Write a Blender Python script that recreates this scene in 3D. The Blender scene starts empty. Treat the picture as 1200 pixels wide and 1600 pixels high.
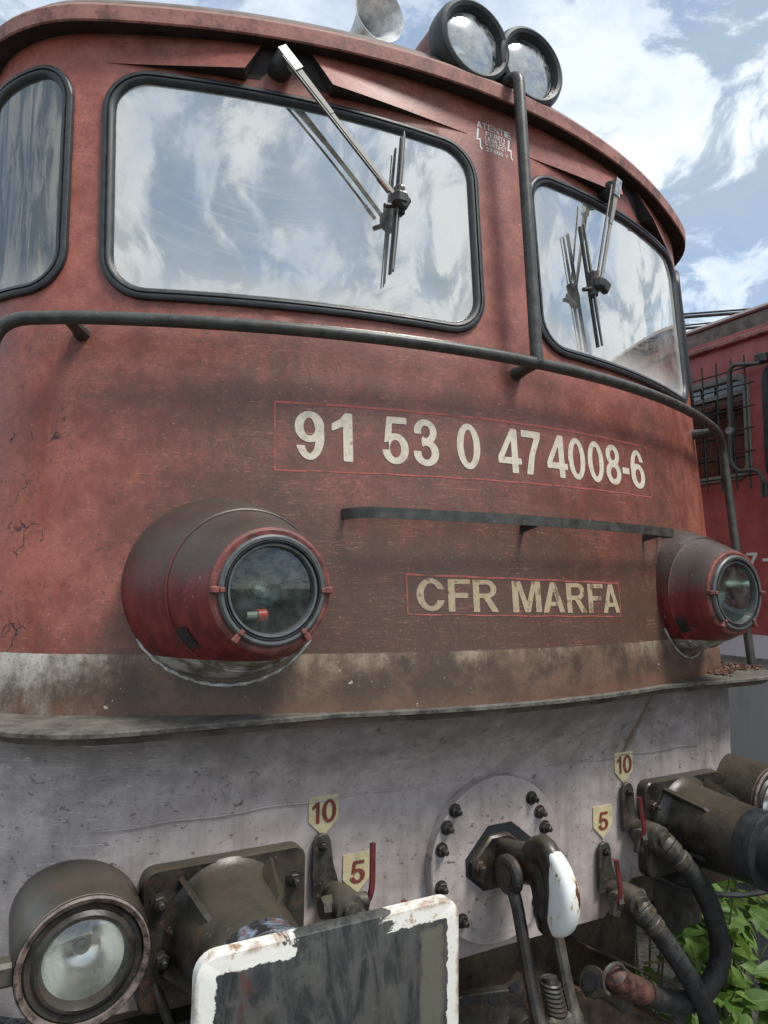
import bpy, bmesh, math, random
from mathutils import Vector, Matrix
from mathutils.geometry import delaunay_2d_cdt

SC = bpy.context.scene
COL = SC.collection
R = math.radians
random.seed(7)

# ------------------------------------------------------------------ camera
cam_d = bpy.data.cameras.new('camera')
cam = bpy.data.objects.new('camera', cam_d)
COL.objects.link(cam)
yaw, pitch, roll = R(28.157), R(5.80), R(0.716)
fw = Vector((math.sin(yaw)*math.cos(pitch), math.cos(yaw)*math.cos(pitch), math.sin(pitch)))
rt = Vector((math.cos(yaw), -math.sin(yaw), 0))
up = rt.cross(fw)
r2 = rt*math.cos(roll) + up*math.sin(roll)
u2 = -rt*math.sin(roll) + up*math.cos(roll)
m = Matrix((r2, u2, -fw)).transposed().to_4x4()
m.translation = Vector((-1.416, -1.88, 1.915))
cam.matrix_world = m
cam_d.sensor_fit = 'VERTICAL'
cam_d.sensor_height = 24.0
cam_d.lens = 1080/1600*24.0
cam_d.clip_start = 0.02
cam_d.clip_end = 3000
SC.camera = cam

# ------------------------------------------------------------------ node helper
class NT:
    def __init__(s, nt):
        s.nt = nt; s.L = nt.links
    def n(s, t, **kw):
        o = s.nt.nodes.new(t)
        for k, v in kw.items():
            setattr(o, k, v)
        return o
    def put(s, sock, v):
        if hasattr(v, 'is_output'):
            s.L.new(v, sock)
        elif isinstance(v, (tuple, list)):
            if len(sock.default_value) == 4 and len(v) == 3:
                v = (*v, 1)
            sock.default_value = v
        else:
            sock.default_value = v
    def pos(s):
        return s.n('ShaderNodeNewGeometry').outputs['Position']
    def nrm(s):
        return s.n('ShaderNodeNewGeometry').outputs['Normal']
    def obj(s):
        return s.n('ShaderNodeTexCoord').outputs['Object']
    def gen(s):
        return s.n('ShaderNodeTexCoord').outputs['Generated']
    def rnd(s):
        return s.n('ShaderNodeObjectInfo').outputs['Random']
    def sep(s, v):
        o = s.n('ShaderNodeSeparateXYZ'); s.put(o.inputs[0], v); return o.outputs
    def comb(s, x, y, z):
        o = s.n('ShaderNodeCombineXYZ')
        for i, v in enumerate((x, y, z)): s.put(o.inputs[i], v)
        return o.outputs[0]
    def mapv(s, v, scale=(1, 1, 1), loc=(0, 0, 0), rot=(0, 0, 0)):
        o = s.n('ShaderNodeMapping'); s.put(o.inputs['Vector'], v)
        o.inputs['Scale'].default_value = scale; o.inputs['Location'].default_value = loc
        o.inputs['Rotation'].default_value = rot
        return o.outputs[0]
    def noise(s, v, scale=5, detail=4, rough=.55, dist=0.0):
        o = s.n('ShaderNodeTexNoise'); s.put(o.inputs['Vector'], v)
        o.inputs['Scale'].default_value = scale; o.inputs['Detail'].default_value = detail
        o.inputs['Roughness'].default_value = rough; o.inputs['Distortion'].default_value = dist
        return o.outputs[0]
    def vor(s, v, scale=5, feature='F1'):
        o = s.n('ShaderNodeTexVoronoi', feature=feature); s.put(o.inputs['Vector'], v)
        o.inputs['Scale'].default_value = scale
        return o.outputs['Distance']
    def m(s, op, a, b=0.0, c=0.0, clamp=False):
        o = s.n('ShaderNodeMath', operation=op, use_clamp=clamp)
        s.put(o.inputs[0], a); s.put(o.inputs[1], b); s.put(o.inputs[2], c)
        return o.outputs[0]
    def step(s, v, a, b):           # smooth ramp a->b gives 0->1
        o = s.n('ShaderNodeMapRange', interpolation_type='SMOOTHSTEP')
        s.put(o.inputs['Value'], v)
        o.inputs['From Min'].default_value = a; o.inputs['From Max'].default_value = b
        if a > b:
            o.inputs['From Min'].default_value = b; o.inputs['From Max'].default_value = a
            o.inputs['To Min'].default_value = 1; o.inputs['To Max'].default_value = 0
        return o.outputs[0]
    def mix(s, f, a, b):
        o = s.n('ShaderNodeMix', data_type='RGBA'); o.clamp_factor = True
        s.put(o.inputs[0], f); s.put(o.inputs[6], a); s.put(o.inputs[7], b)
        return o.outputs[2]
    def bump(s, h, strength=.3, dist=.01):
        o = s.n('ShaderNodeBump'); s.put(o.inputs['Height'], h)
        o.inputs['Strength'].default_value = strength; o.inputs['Distance'].default_value = dist
        return o.outputs[0]
    def pbsdf(s, col, rough=.5, metal=0.0, normal=None, spec=.5):
        o = s.n('ShaderNodeBsdfPrincipled')
        s.put(o.inputs['Base Color'], col); s.put(o.inputs['Roughness'], rough)
        s.put(o.inputs['Metallic'], metal); s.put(o.inputs['Specular IOR Level'], spec)
        if normal is not None: s.put(o.inputs['Normal'], normal)
        return o.outputs[0]
    def shader(s, t, **kw):
        o = s.n(t)
        for k, v in kw.items(): s.put(o.inputs[k], v)
        return o.outputs[0]
    def mixs(s, f, a, b):
        o = s.n('ShaderNodeMixShader'); s.put(o.inputs[0], f)
        s.L.new(a, o.inputs[1]); s.L.new(b, o.inputs[2]); return o.outputs[0]

def material(name):
    mt = bpy.data.materials.new(name); mt.use_nodes = True
    nt = mt.node_tree; nt.nodes.clear()
    k = NT(nt); out = k.n('ShaderNodeOutputMaterial')
    k.out = lambda sh: nt.links.new(sh, out.inputs['Surface'])
    return mt, k

# ------------------------------------------------------------------ world and sun
SUN_EL, SUN_AZ = R(60), R(152)      # azimuth the light comes from, clockwise from +Y
w = bpy.data.worlds.new('World'); SC.world = w; w.use_nodes = True
w.node_tree.nodes.clear()
k = NT(w.node_tree)
sky = k.n('ShaderNodeTexSky', sky_type='NISHITA'); sky.sun_disc = False
sky.sun_elevation = SUN_EL; sky.sun_rotation = SUN_AZ
sky.air_density = 1.0; sky.dust_density = 0.4; sky.ozone_density = 0.8
d = k.gen(); dx, dy, dz = k.sep(d)
h = k.m('ADD', k.m('MAXIMUM', dz, 0.0), .22)
cp = k.comb(k.m('DIVIDE', dx, h), k.m('DIVIDE', dy, h), 0.0)
c1 = k.noise(k.mapv(cp, (1, 1, 1), (2.3, 4.6, .4)), 1.5, 9, .60, .35)
c2 = k.noise(k.mapv(cp, (1, 1.5, 1), (7.3, 1.6, 2.4), (0, 0, .6)), 4.2, 8, .62, .4)
cl = k.m('ADD', k.m('MULTIPLY', c1, .64), k.m('MULTIPLY', c2, .36))
cov = k.m('ADD', .36, k.m('MULTIPLY', k.step(cl, .36, .61), .58))
shade = k.noise(k.mapv(cp, (1, 1, 1), (5.1, 9.2, 3.3)), 4.6, 9, .64, .6)
ccol = k.mix(k.step(shade, .43, .55), (.34, .41, .48), (.76, .82, .86))
bg1 = k.n('ShaderNodeBackground'); k.L.new(sky.outputs[0], bg1.inputs[0]); bg1.inputs[1].default_value = .15
bg2 = k.n('ShaderNodeBackground'); k.put(bg2.inputs[0], ccol); bg2.inputs[1].default_value = 1.0
mx = k.mixs(cov, bg1.outputs[0], bg2.outputs[0])
wo = k.n('ShaderNodeOutputWorld'); k.L.new(mx, wo.inputs[0])

sd = bpy.data.lights.new('sun', 'SUN'); sd.energy = 2.7; sd.angle = R(17); sd.color = (1, .95, .88)
sun = bpy.data.objects.new('sun', sd); COL.objects.link(sun)
sv = Vector((math.sin(SUN_AZ)*math.cos(SUN_EL), math.cos(SUN_AZ)*math.cos(SUN_EL), math.sin(SUN_EL)))
sun.rotation_euler = sv.to_track_quat('Z', 'Y').to_euler()
sun.location = sv*30
SC.view_settings.view_transform = 'Standard'
SC.view_settings.look = 'None'
SC.view_settings.exposure = 0.5
SC.view_settings.gamma = 1.0
SC.view_settings.use_curve_mapping = False

# ------------------------------------------------------------------ object helpers
def obj(name, me, mat=None, parent=None, smooth=False, auto=None):
    o = bpy.data.objects.new(name, me); COL.objects.link(o)
    if mat is not None and not me.materials: me.materials.append(mat)
    if parent is not None: o.parent = parent
    if smooth:
        me.shade_smooth()
        if auto: me.set_sharp_from_angle(angle=R(auto))
    return o
def mesh(name, v, f, mat=None, parent=None, smooth=False, auto=40):
    me = bpy.data.meshes.new(name); me.from_pydata([tuple(p) for p in v], [], f); me.update()
    return obj(name, me, mat, parent, smooth, auto)
def tag(o, label, cat, group=None, kind=None):
    o['label'] = label; o['category'] = cat
    if group: o['group'] = group
    if kind: o['kind'] = kind
    return o
def empty(name, loc=(0, 0, 0)):
    o = bpy.data.objects.new(name, None); COL.objects.link(o); o.location = loc; o.empty_display_size = .2
    return o
class MB:
    """collects geometry for one mesh object"""
    def __init__(s): s.v = []; s.f = []
    def add(s, v, f):
        b = len(s.v); s.v += [tuple(p) for p in v]; s.f += [[i+b for i in q] for q in f]; return s
    def box(s, c, size, rot=None, bevel=.0):
        hx, hy, hz = [q/2 for q in size]
        b = min(bevel, hx*.8, hy*.8, hz*.8)
        if b > 0:
            bm = bmesh.new(); bmesh.ops.create_cube(bm, size=1)
            for q in bm.verts: q.co = Vector((q.co.x*size[0], q.co.y*size[1], q.co.z*size[2]))
            bmesh.ops.bevel(bm, geom=bm.edges[:], offset=b, segments=1, affect='EDGES')
            bm.verts.ensure_lookup_table()
            v = [q.co.copy() for q in bm.verts]; f = [[q.index for q in g.verts] for g in bm.faces]; bm.free()
        else:
            v = [Vector((x, y, z)) for x in (-hx, hx) for y in (-hy, hy) for z in (-hz, hz)]
            f = [[0, 1, 3, 2], [4, 6, 7, 5], [0, 4, 5, 1], [2, 3, 7, 6], [0, 2, 6, 4], [1, 5, 7, 3]]
        if rot is not None: v = [rot @ p for p in v]
        return s.add([p+Vector(c) for p in v], f)
    def ring(s, prof, seg=32, cap0=False, cap1=False):
        """prof: (r, y, cx, cz) rings about axes parallel to Y"""
        v = []; f = []
        for r, y, cx, cz in prof:
            for i in range(seg):
                a = 2*math.pi*i/seg; v.append((cx+r*math.cos(a), y, cz+r*math.sin(a)))
        n = len(prof)
        for j in range(n-1):
            for i in range(seg):
                i2 = (i+1) % seg
                f.append([j*seg+i, j*seg+i2, (j+1)*seg+i2, (j+1)*seg+i])
        if cap0: f.append(list(range(seg)))
        if cap1: f.append([(n-1)*seg+i for i in range(seg)][::-1])
        return s.add(v, f)
    def tube(s, pts, rad, seg=10, caps=True):
        pts = [Vector(p) for p in pts]; n = len(pts)
        rad = rad if isinstance(rad, (list, tuple)) else [rad]*n
        T = []
        for i in range(n):
            t = (pts[min(i+1, n-1)]-pts[max(i-1, 0)]); T.append(t.normalized())
        a = Vector((0, 0, 1)) if abs(T[0].z) < .9 else Vector((1, 0, 0))
        N = (a - T[0]*a.dot(T[0])).normalized()
        v = []; f = []
        for i in range(n):
            N = (N - T[i]*N.dot(T[i])).normalized(); B = T[i].cross(N)
            for q in range(seg):
                an = 2*math.pi*q/seg
                v.append(pts[i] + (N*math.cos(an)+B*math.sin(an))*rad[i])
        for i in range(n-1):
            for q in range(seg):
                q2 = (q+1) % seg
                f.append([i*seg+q, i*seg+q2, (i+1)*seg+q2, (i+1)*seg+q])
        if caps:
            f.append(list(range(seg))[::-1]); f.append([(n-1)*seg+q for q in range(seg)])
        return s.add(v, f)
    def prism(s, outline, origin, ux, uy, depth, bevel=0):
        """outline in (ux,uy) plane at origin, extruded along -(ux x uy) *depth behind front"""
        ux, uy = Vector(ux), Vector(uy); nz = ux.cross(uy).normalized(); o = Vector(origin)
        n = len(outline)
        cx = sum(p[0] for p in outline)/n; cy = sum(p[1] for p in outline)/n
        loops = []
        if bevel:
            ins = []
            for p in outline:
                dd = math.hypot(p[0]-cx, p[1]-cy); kf = max(0, 1-bevel/dd) if dd else 1
                ins.append((cx+(p[0]-cx)*kf, cy+(p[1]-cy)*kf))
            loops = [(ins, 0), (outline, -bevel), (outline, -depth)]
        else:
            loops = [(outline, 0), (outline, -depth)]
        v = []
        for lp, dpt in loops: v += [o+ux*p[0]+uy*p[1]+nz*dpt for p in lp]
        f = [list(range(n))]
        for j in range(len(loops)-1):
            for i in range(n):
                i2 = (i+1) % n
                f.append([j*n+i, (j+1)*n+i, (j+1)*n+i2, j*n+i2])
        f.append([(len(loops)-1)*n+i for i in range(n)][::-1])
        return s.add(v, f)
    def build(s, name, mat, parent=None, smooth=True, auto=35):
        return mesh(name, s.v, s.f, mat, parent, smooth, auto)
def catmull(pts, n=8):
    P = [Vector(p) for p in pts]; P = [P[0]*2-P[1]] + P + [P[-1]*2-P[-2]]
    out = []
    for i in range(1, len(P)-2):
        for q in range(n):
            t = q/n; a, b, c, d_ = P[i-1], P[i], P[i+1], P[i+2]
            out.append(.5*((2*b)+(c-a)*t+(2*a-5*b+4*c-d_)*t*t+(3*b-a-3*c+d_)*t**3))
    out.append(P[-2]); return out
def fillet(pts, r, n=6):
    P = [Vector(p) for p in pts]; out = [P[0]]
    for i in range(1, len(P)-1):
        a = (P[i-1]-P[i]); b = (P[i+1]-P[i]); rr = min(r, a.length*.45, b.length*.45)
        A = P[i]+a.normalized()*rr; B = P[i]+b.normalized()*rr
        for q in range(n+1):
            t = q/n; out.append(A*(1-t)**2 + P[i]*2*t*(1-t) + B*t*t)
    out.append(P[-1]); return out

# ------------------------------------------------------------------ materials
def simple(name, col, rough=.5, metal=0, var=.25, scale=18, bump=.15, dust=None, dustamt=.5, spec=.5, rust=0):
    mt, k = material(name)
    p = k.pos()
    a = k.noise(p, scale, 6, .6); b = k.noise(p, scale*7, 3, .6)
    f = k.m('ADD', k.m('MULTIPLY', a, .7), k.m('MULTIPLY', b, .3))
    dk = tuple(c*(1-var*1.3) for c in col); lt = tuple(min(1, c*(1+var)) for c in col)
    c = k.mix(k.step(f, .35, .65), dk, lt)
    if dust:
        nz = k.sep(k.nrm())[2]
        up_ = k.m('ADD', k.m('MULTIPLY', nz, .5), k.m('MULTIPLY', k.m('SUBTRACT', a, .5), 1.3))
        c = k.mix(k.m('MULTIPLY', k.step(up_, -.15, .5), dustamt), c, dust)
    if rust:
        rn = k.noise(k.mapv(p, loc=(3, 1, 7)), 13, 7, .72)
        c = k.mix(k.m('MULTIPLY', k.step(rn, .52, .66), rust), c, (.115, .058, .032))
        c = k.mix(k.m('MULTIPLY', k.step(k.noise(p, 75, 3, .6), .66, .72), .5), c, (.20, .19, .165))
    rg = k.m('ADD', k.m('MULTIPLY', k.m('SUBTRACT', f, .5), .5), rough, clamp=True)
    k.out(k.pbsdf(c, rg, metal, k.bump(f, bump, .006), spec))
    return mt

def red_paint():
    mt, k = material('weathered_red_paint')
    p = k.pos(); x, y, z = k.sep(p)
    ax = k.m('ABSOLUTE', x)
    n1 = k.noise(p, 1.7, 5, .6)
    n2 = k.noise(k.mapv(p, (22, 22, 2.2)), 1, 5, .6)          # run-down streaks
    n3 = k.noise(p, 9, 8, .68)
    nf = k.noise(p, 85, 3, .6)
    red = k.mix(k.step(n3, .36, .64), (.225, .060, .040), (.350, .112, .078))
    red = k.mix(k.step(ax, 1.2, 1.47), red, k.mix(k.step(n3, .35, .6), (.34, .080, .050), (.46, .138, .092)))
    # soot / brake dust film: thickest over the middle of the nose below the windows
    g = k.m('MULTIPLY', k.step(z, 2.75, 1.85), k.step(ax, 1.42, .75))
    g = k.m('ADD', k.m('MULTIPLY', g, .50), k.m('MULTIPLY', k.m('SUBTRACT', n1, .5), .95))
    g = k.m('ADD', g, k.m('MULTIPLY', k.m('SUBTRACT', n2, .5), .30))
    g = k.m('ADD', g, k.m('MULTIPLY', k.m('SUBTRACT', nf, .5), .35))
    g = k.m('ADD', g, k.m('MULTIPLY', k.step(z, 1.95, 1.72), .22))
    g = k.m('ADD', g, k.m('MULTIPLY', k.m('SUBTRACT', k.noise(p, 30, 6, .75), .5), .55))
    g = k.m('ADD', g, k.m('MULTIPLY', k.m('MULTIPLY', k.step(z, 2.70, 2.56), k.step(z, 2.15, 2.5)), .16))
    g = k.m('ADD', g, .20)
    c = k.mix(k.m('MULTIPLY', k.step(g, .0, .85), .92), red, (.076, .045, .030))
    # dark pitting
    sp = k.step(k.noise(p, 52, 5, .8), .56, .66)
    sp = k.m('MULTIPLY', sp, k.step(k.noise(p, 2.6, 4, .6), .36, .60))
    c = k.mix(k.m('MULTIPLY', sp, .72), c, (.055, .034, .028))
    fs = k.m('MULTIPLY', k.step(k.noise(p, 150, 3, .6), .54, .64), k.step(k.noise(p, 4.5, 5, .65), .38, .62))
    c = k.mix(k.m('MULTIPLY', fs, .55), c, (.06, .036, .03))
    fl2 = k.step(k.noise(k.mapv(p, loc=(3, 8, 2)), 120, 3, .6), .62, .70)
    c = k.mix(k.m('MULTIPLY', fl2, .30), c, (.52, .24, .20))
    # bright chips
    ch = k.step(k.noise(k.mapv(p, loc=(9, 3, 1)), 60, 2, .5), .765, .79)
    c = k.mix(k.m('MULTIPLY', ch, .7), c, (.62, .33, .27))
    # fine scratches
    sw = k.noise(k.mapv(p, (1.2, 1.2, 30), rot=(.0, .12, 0)), 3, 2, .5, 1.2)
    sc = k.step(k.m('ABSOLUTE', k.m('SUBTRACT', sw, .5)), .008, .0)
    c = k.mix(k.m('MULTIPLY', k.m('MULTIPLY', sc, k.step(n3, .42, .58)), .6), c, (.60, .25, .19))
    # cracked paint near the cab corner
    wp_ = k.n('ShaderNodeVectorMath', operation='ADD'); k.put(wp_.inputs[0], p)
    wn_ = k.n('ShaderNodeTexNoise'); k.put(wn_.inputs['Vector'], p); wn_.inputs['Scale'].default_value = 16; wn_.inputs['Detail'].default_value = 4
    wsc = k.n('ShaderNodeVectorMath', operation='SCALE'); k.L.new(wn_.outputs['Color'], wsc.inputs[0]); wsc.inputs['Scale'].default_value = .06
    k.L.new(wsc.outputs[0], wp_.inputs[1])
    ck = k.vor(k.mapv(wp_.outputs[0], (1, 1, .8)), 13, 'DISTANCE_TO_EDGE')
    zone = k.m('MULTIPLY', k.step(ax, 1.24, 1.32), k.step(k.noise(p, 5.5, 3), .54, .62))
    zone = k.m('MULTIPLY', zone, k.step(z, 2.45, 2.3))
    ckm = k.m('MULTIPLY', k.m('MULTIPLY', k.step(ck, .026, .006), k.step(k.noise(p, 9, 3), .42, .56)), zone)
    c = k.mix(k.m('MULTIPLY', k.m('MULTIPLY', zone, k.step(k.noise(p, 18, 4, .6), .53, .60)), .45), c, (.15, .042, .032))
    c = k.mix(ckm, c, (.035, .02, .018))
    # white waist band under dirt
    wz = k.m('ADD', z, k.m('MULTIPLY', k.m('SUBTRACT', n2, .5), .02))
    wn = k.noise(k.mapv(p, (1, 1, .8)), 26, 8, .72)
    wm = k.m('ADD', k.m('MULTIPLY', k.step(z, 1.585, 1.745), .46), k.m('MULTIPLY', k.m('SUBTRACT', wn, .5), 1.0))
    wm = k.m('ADD', wm, k.m('MULTIPLY', k.step(x, -1.05, -1.40), .50))
    wm = k.m('ADD', wm, k.m('MULTIPLY', k.m('SUBTRACT', k.noise(k.mapv(p, (1, 1, .3)), 3.1, 5, .6), .5), 1.8))
    wm = k.m('ADD', wm, k.m('MULTIPLY', k.m('SUBTRACT', n2, .5), .25))
    rust = k.mix(k.step(n3, .38, .62), (.070, .046, .031), (.150, .088, .056))
    rust = k.mix(k.m('MULTIPLY', k.step(z, 1.63, 1.57), .5), rust, (.15, .07, .04))
    band = k.mix(k.m('MULTIPLY', k.step(wm, .18, .95), .90), rust, k.mix(k.step(x, -.9, -1.3), (.46, .37, .255), (.64, .60, .53)))
    ch2 = k.step(k.noise(k.mapv(p, loc=(2, 5, 8)), 38, 3, .6), .70, .73)
    band = k.mix(k.m('MULTIPLY', ch2, .75), band, (.62, .55, .45))
    band = k.mix(k.m('MULTIPLY', k.step(k.noise(p, 140, 3), .56, .64), .4), band, (.05, .035, .025))
    band = k.mix(k.m('MULTIPLY', ch, .8), band, (.70, .62, .52))
    edge = k.step(k.m('ADD', z, k.m('MULTIPLY', k.m('SUBTRACT', nf, .5), .004)), 1.7215, 1.7185)
    c = k.mix(edge, c, band)
    hgt = k.m('ADD', k.m('MULTIPLY', n3, .5), k.m('MULTIPLY', nf, .3))
    hgt = k.m('SUBTRACT', hgt, k.m('MULTIPLY', ckm, .6))
    rg = k.m('ADD', .32, k.m('MULTIPLY', n3, .30))
    k.out(k.pbsdf(c, rg, 0, k.bump(hgt, .28, .008), .5))
    return mt

def housing_red():
    mt, k = material('headlight_housing_paint')
    p = k.pos(); z = k.sep(p)[2]; nz = k.sep(k.nrm())[2]
    n = k.noise(k.mapv(p, (30, 30, 4)), 1, 5, .6); n3 = k.noise(p, 14, 7, .65); nf = k.noise(p, 90, 2)
    red = k.mix(k.step(n, .35, .65), (.115, .017, .016), (.20, .030, .027))
    dm = k.m('ADD', nz, k.m('MULTIPLY', k.m('SUBTRACT', n3, .5), .8))
    c = k.mix(k.m('MULTIPLY', k.step(dm, -.12, .42), .95), red, k.mix(n3, (.038, .031, .026), (.075, .060, .048)))
    ch = k.step(k.noise(p, 70, 2, .5), .755, .78)
    c = k.mix(k.m('MULTIPLY', ch, .6), c, (.6, .45, .4))
    band = k.mix(k.step(n3, .4, .62), (.16, .13, .10), (.50, .49, .46))
    c = k.mix(k.step(z, 1.7215, 1.7185), c, band)
    k.out(k.pbsdf(c, k.m('ADD', .26, k.m('MULTIPLY', n3, .30)), 0, k.bump(k.m('ADD', n3, nf), .18, .005), .5))
    return mt

def grey_paint():
    mt, k = material('chalky_grey_paint')
    p = k.pos(); x, y, z = k.sep(p)
    n1 = k.noise(p, 2.0, 5, .6); n3 = k.noise(p, 11, 7, .66); st = k.noise(k.mapv(p, (26, 26, 2)), 1, 5, .6)
    c = k.mix(k.step(n3, .35, .65), (.345, .295, .278), (.465, .408, .385))
    g = k.m('ADD', k.m('MULTIPLY', k.m('SUBTRACT', st, .5), .9), k.m('MULTIPLY', k.m('SUBTRACT', n1, .5), 1.1))
    c = k.mix(k.m('MULTIPLY', k.step(g, -.02, .45), .7), c, (.165, .14, .11))
    # oil flecks flung along the sheet
    fl = k.noise(k.mapv(p, (20, 20, 34), rot=(0, .9, 0)), 1.4, 3, .75)
    fm = k.m('MULTIPLY', k.step(fl, .60, .67), k.step(n1, .36, .56))
    c = k.mix(k.m('MULTIPLY', fm, .75), c, (.05, .045, .045))
    fine = k.step(k.noise(k.mapv(p, (60, 60, 30)), 1.2, 4, .75), .58, .68)
    c = k.mix(k.m('MULTIPLY', fine, .45), c, (.09, .075, .07))
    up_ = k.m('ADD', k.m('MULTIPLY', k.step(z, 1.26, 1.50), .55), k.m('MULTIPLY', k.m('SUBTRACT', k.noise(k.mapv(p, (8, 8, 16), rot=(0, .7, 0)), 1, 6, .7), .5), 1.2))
    c = k.mix(k.m('MULTIPLY', k.step(up_, .10, .65), .72), c, (.150, .135, .130))  # streaky splatter, plus shade below the footboard painted in as darker tone
    # rusty brown film along the bottom edge
    rb = k.m('ADD', k.step(z, 1.0, .77), k.m('MULTIPLY', k.m('SUBTRACT', st, .5), 1.6))
    rb = k.m('MULTIPLY', rb, k.step(k.m('ABSOLUTE', x), .2, .6))
    c = k.mix(k.m('MULTIPLY', k.step(rb, .3, 1.0), .75), c, (.13, .085, .05))
    # one brown drip by the right hand tag
    dx_ = k.m('ABSOLUTE', k.m('SUBTRACT', x, k.m('ADD', .19, k.m('ADD', k.m('MULTIPLY', z, .31), k.m('MULTIPLY', k.m('SUBTRACT', n3, .5), .05)))))
    dr = k.m('MULTIPLY', k.step(dx_, .022, .004), k.step(z, 1.19, 1.24))
    dr = k.m('MULTIPLY', dr, k.step(k.m('ABSOLUTE', k.m('SUBTRACT', x, .62)), .12, .08))
    c = k.mix(k.m('MULTIPLY', dr, .7), c, (.12, .075, .03))
    sw = k.noise(k.mapv(p, (1.0, 1.0, 26), rot=(0, -.1, 0)), 3, 2, .5, 1.4)
    sc = k.m('MULTIPLY', k.step(k.m('ABSOLUTE', k.m('SUBTRACT', sw, .5)), .009, .0), k.step(x, -.9, -1.15))
    c = k.mix(k.m('MULTIPLY', sc, .5), c, (.75, .72, .72))
    k.out(k.pbsdf(c, k.m('ADD', .5, k.m('MULTIPLY', n3, .2)), 0, k.bump(k.m('ADD', n3, k.m('MULTIPLY', fine, -.4)), .18, .006), .4))
    return mt

def pane_mat(name, pivot=None, refl=.62, dustc=(.58, .575, .54), zlow=2.70, tint=(.80, .85, .84)):
    mt, k = material(name)
    p = k.pos(); x, y, z = k.sep(p)
    n = k.noise(p, 5, 6, .65); nv = k.noise(k.mapv(p, (30, 30, 3)), 1, 4, .6)
    dust = k.m('MULTIPLY', k.step(n, .30, .75), .30 if pivot else .05)
    dust = k.m('ADD', dust, k.m('MULTIPLY', k.step(k.m('ADD', z, k.m('MULTIPLY', k.m('SUBTRACT', n, .5), .09)), zlow+.17, zlow+.01), .55))
    axx = k.m('ADD', k.m('ABSOLUTE', x), k.m('MULTIPLY', k.m('SUBTRACT', n, .5), .06))
    if pivot:
        dust = k.m('ADD', dust, k.m('MULTIPLY', k.m('ADD', k.step(axx, 1.12, 1.22), k.step(axx, .21, .14)), .30))
        dust = k.m('ADD', dust, k.m('MULTIPLY', k.step(z, 3.36, 3.43), .15))
    if not pivot:
        dust = k.m('ADD', dust, k.m('MULTIPLY', k.step(nv, .55, .8), .05))
    rough = .012
    if pivot:
        ddx = k.m('SUBTRACT', x, pivot[0]); ddz = k.m('SUBTRACT', z, pivot[1])
        rr = k.m('SQRT', k.m('ADD', k.m('MULTIPLY', ddx, ddx), k.m('MULTIPLY', ddz, ddz)))
        an = k.m('ARCTAN2', ddz, ddx)
        arc = k.noise(k.comb(k.m('MULTIPLY', rr, 55), k.m('MULTIPLY', an, 1.6), 0.0), 1, 4, .7)
        am = k.m('MULTIPLY', k.step(arc, .46, .72), k.m('MULTIPLY', k.step(rr, .30, .42), k.step(rr, .74, .66)))
        dust = k.m('ADD', dust, k.m('MULTIPLY', am, .16))
        rough = k.m('ADD', .012, k.m('MULTIPLY', am, .10))
    dust = k.m('MINIMUM', dust, .8)
    glossy = k.shader('ShaderNodeBsdfAnisotropic', Color=(.96, .94, .885), Roughness=rough)
    trans = k.shader('ShaderNodeBsdfTransparent', Color=tint)
    lw = k.n('ShaderNodeLayerWeight'); lw.inputs[0].default_value = .35
    fr = k.m('ADD', refl, k.m('MULTIPLY', lw.outputs['Facing'], .32 if pivot else .10), clamp=True)
    g = k.mixs(fr, trans, glossy)
    df = k.shader('ShaderNodeBsdfDiffuse', Color=dustc)
    k.out(k.mixs(dust, g, df))
    return mt

def lens_mat(name, tint, refl=.25, dust=.12, rough=.02):
    mt, k = material(name)
    p = k.pos(); n = k.noise(p, 25, 5, .65)
    g = k.shader('ShaderNodeBsdfAnisotropic', Color=(.95, .97, .97), Roughness=rough)
    t = k.shader('ShaderNodeBsdfTransparent', Color=tint)
    lw = k.n('ShaderNodeLayerWeight'); lw.inputs[0].default_value = .3
    gl = k.mixs(k.m('ADD', refl, k.m('MULTIPLY', lw.outputs['Facing'], .3), clamp=True), t, g)
    df = k.shader('ShaderNodeBsdfDiffuse', Color=(.5, .52, .5))
    k.out(k.mixs(k.m('MULTIPLY', k.step(n, .35, .75), dust*2), gl, df))
    return mt

def worn_letter(name, col, under, thr=.56, scale=38):
    mt, k = material(name)
    p = k.pos(); n = k.noise(p, scale, 6, .72); n2 = k.noise(k.mapv(p, (30, 30, 6)), 1, 4, .6)
    f = k.m('ADD', k.m('MULTIPLY', n, .75), k.m('MULTIPLY', n2, .25))
    c = k.mix(k.step(f, .36, .56), tuple(q*.72 for q in col), col)
    c = k.mix(k.m('MULTIPLY', k.step(f, thr, thr+.08), .85), c, under)
    k.out(k.pbsdf(c, .6, 0, k.bump(n, .15, .003), .3))
    return mt

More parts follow.
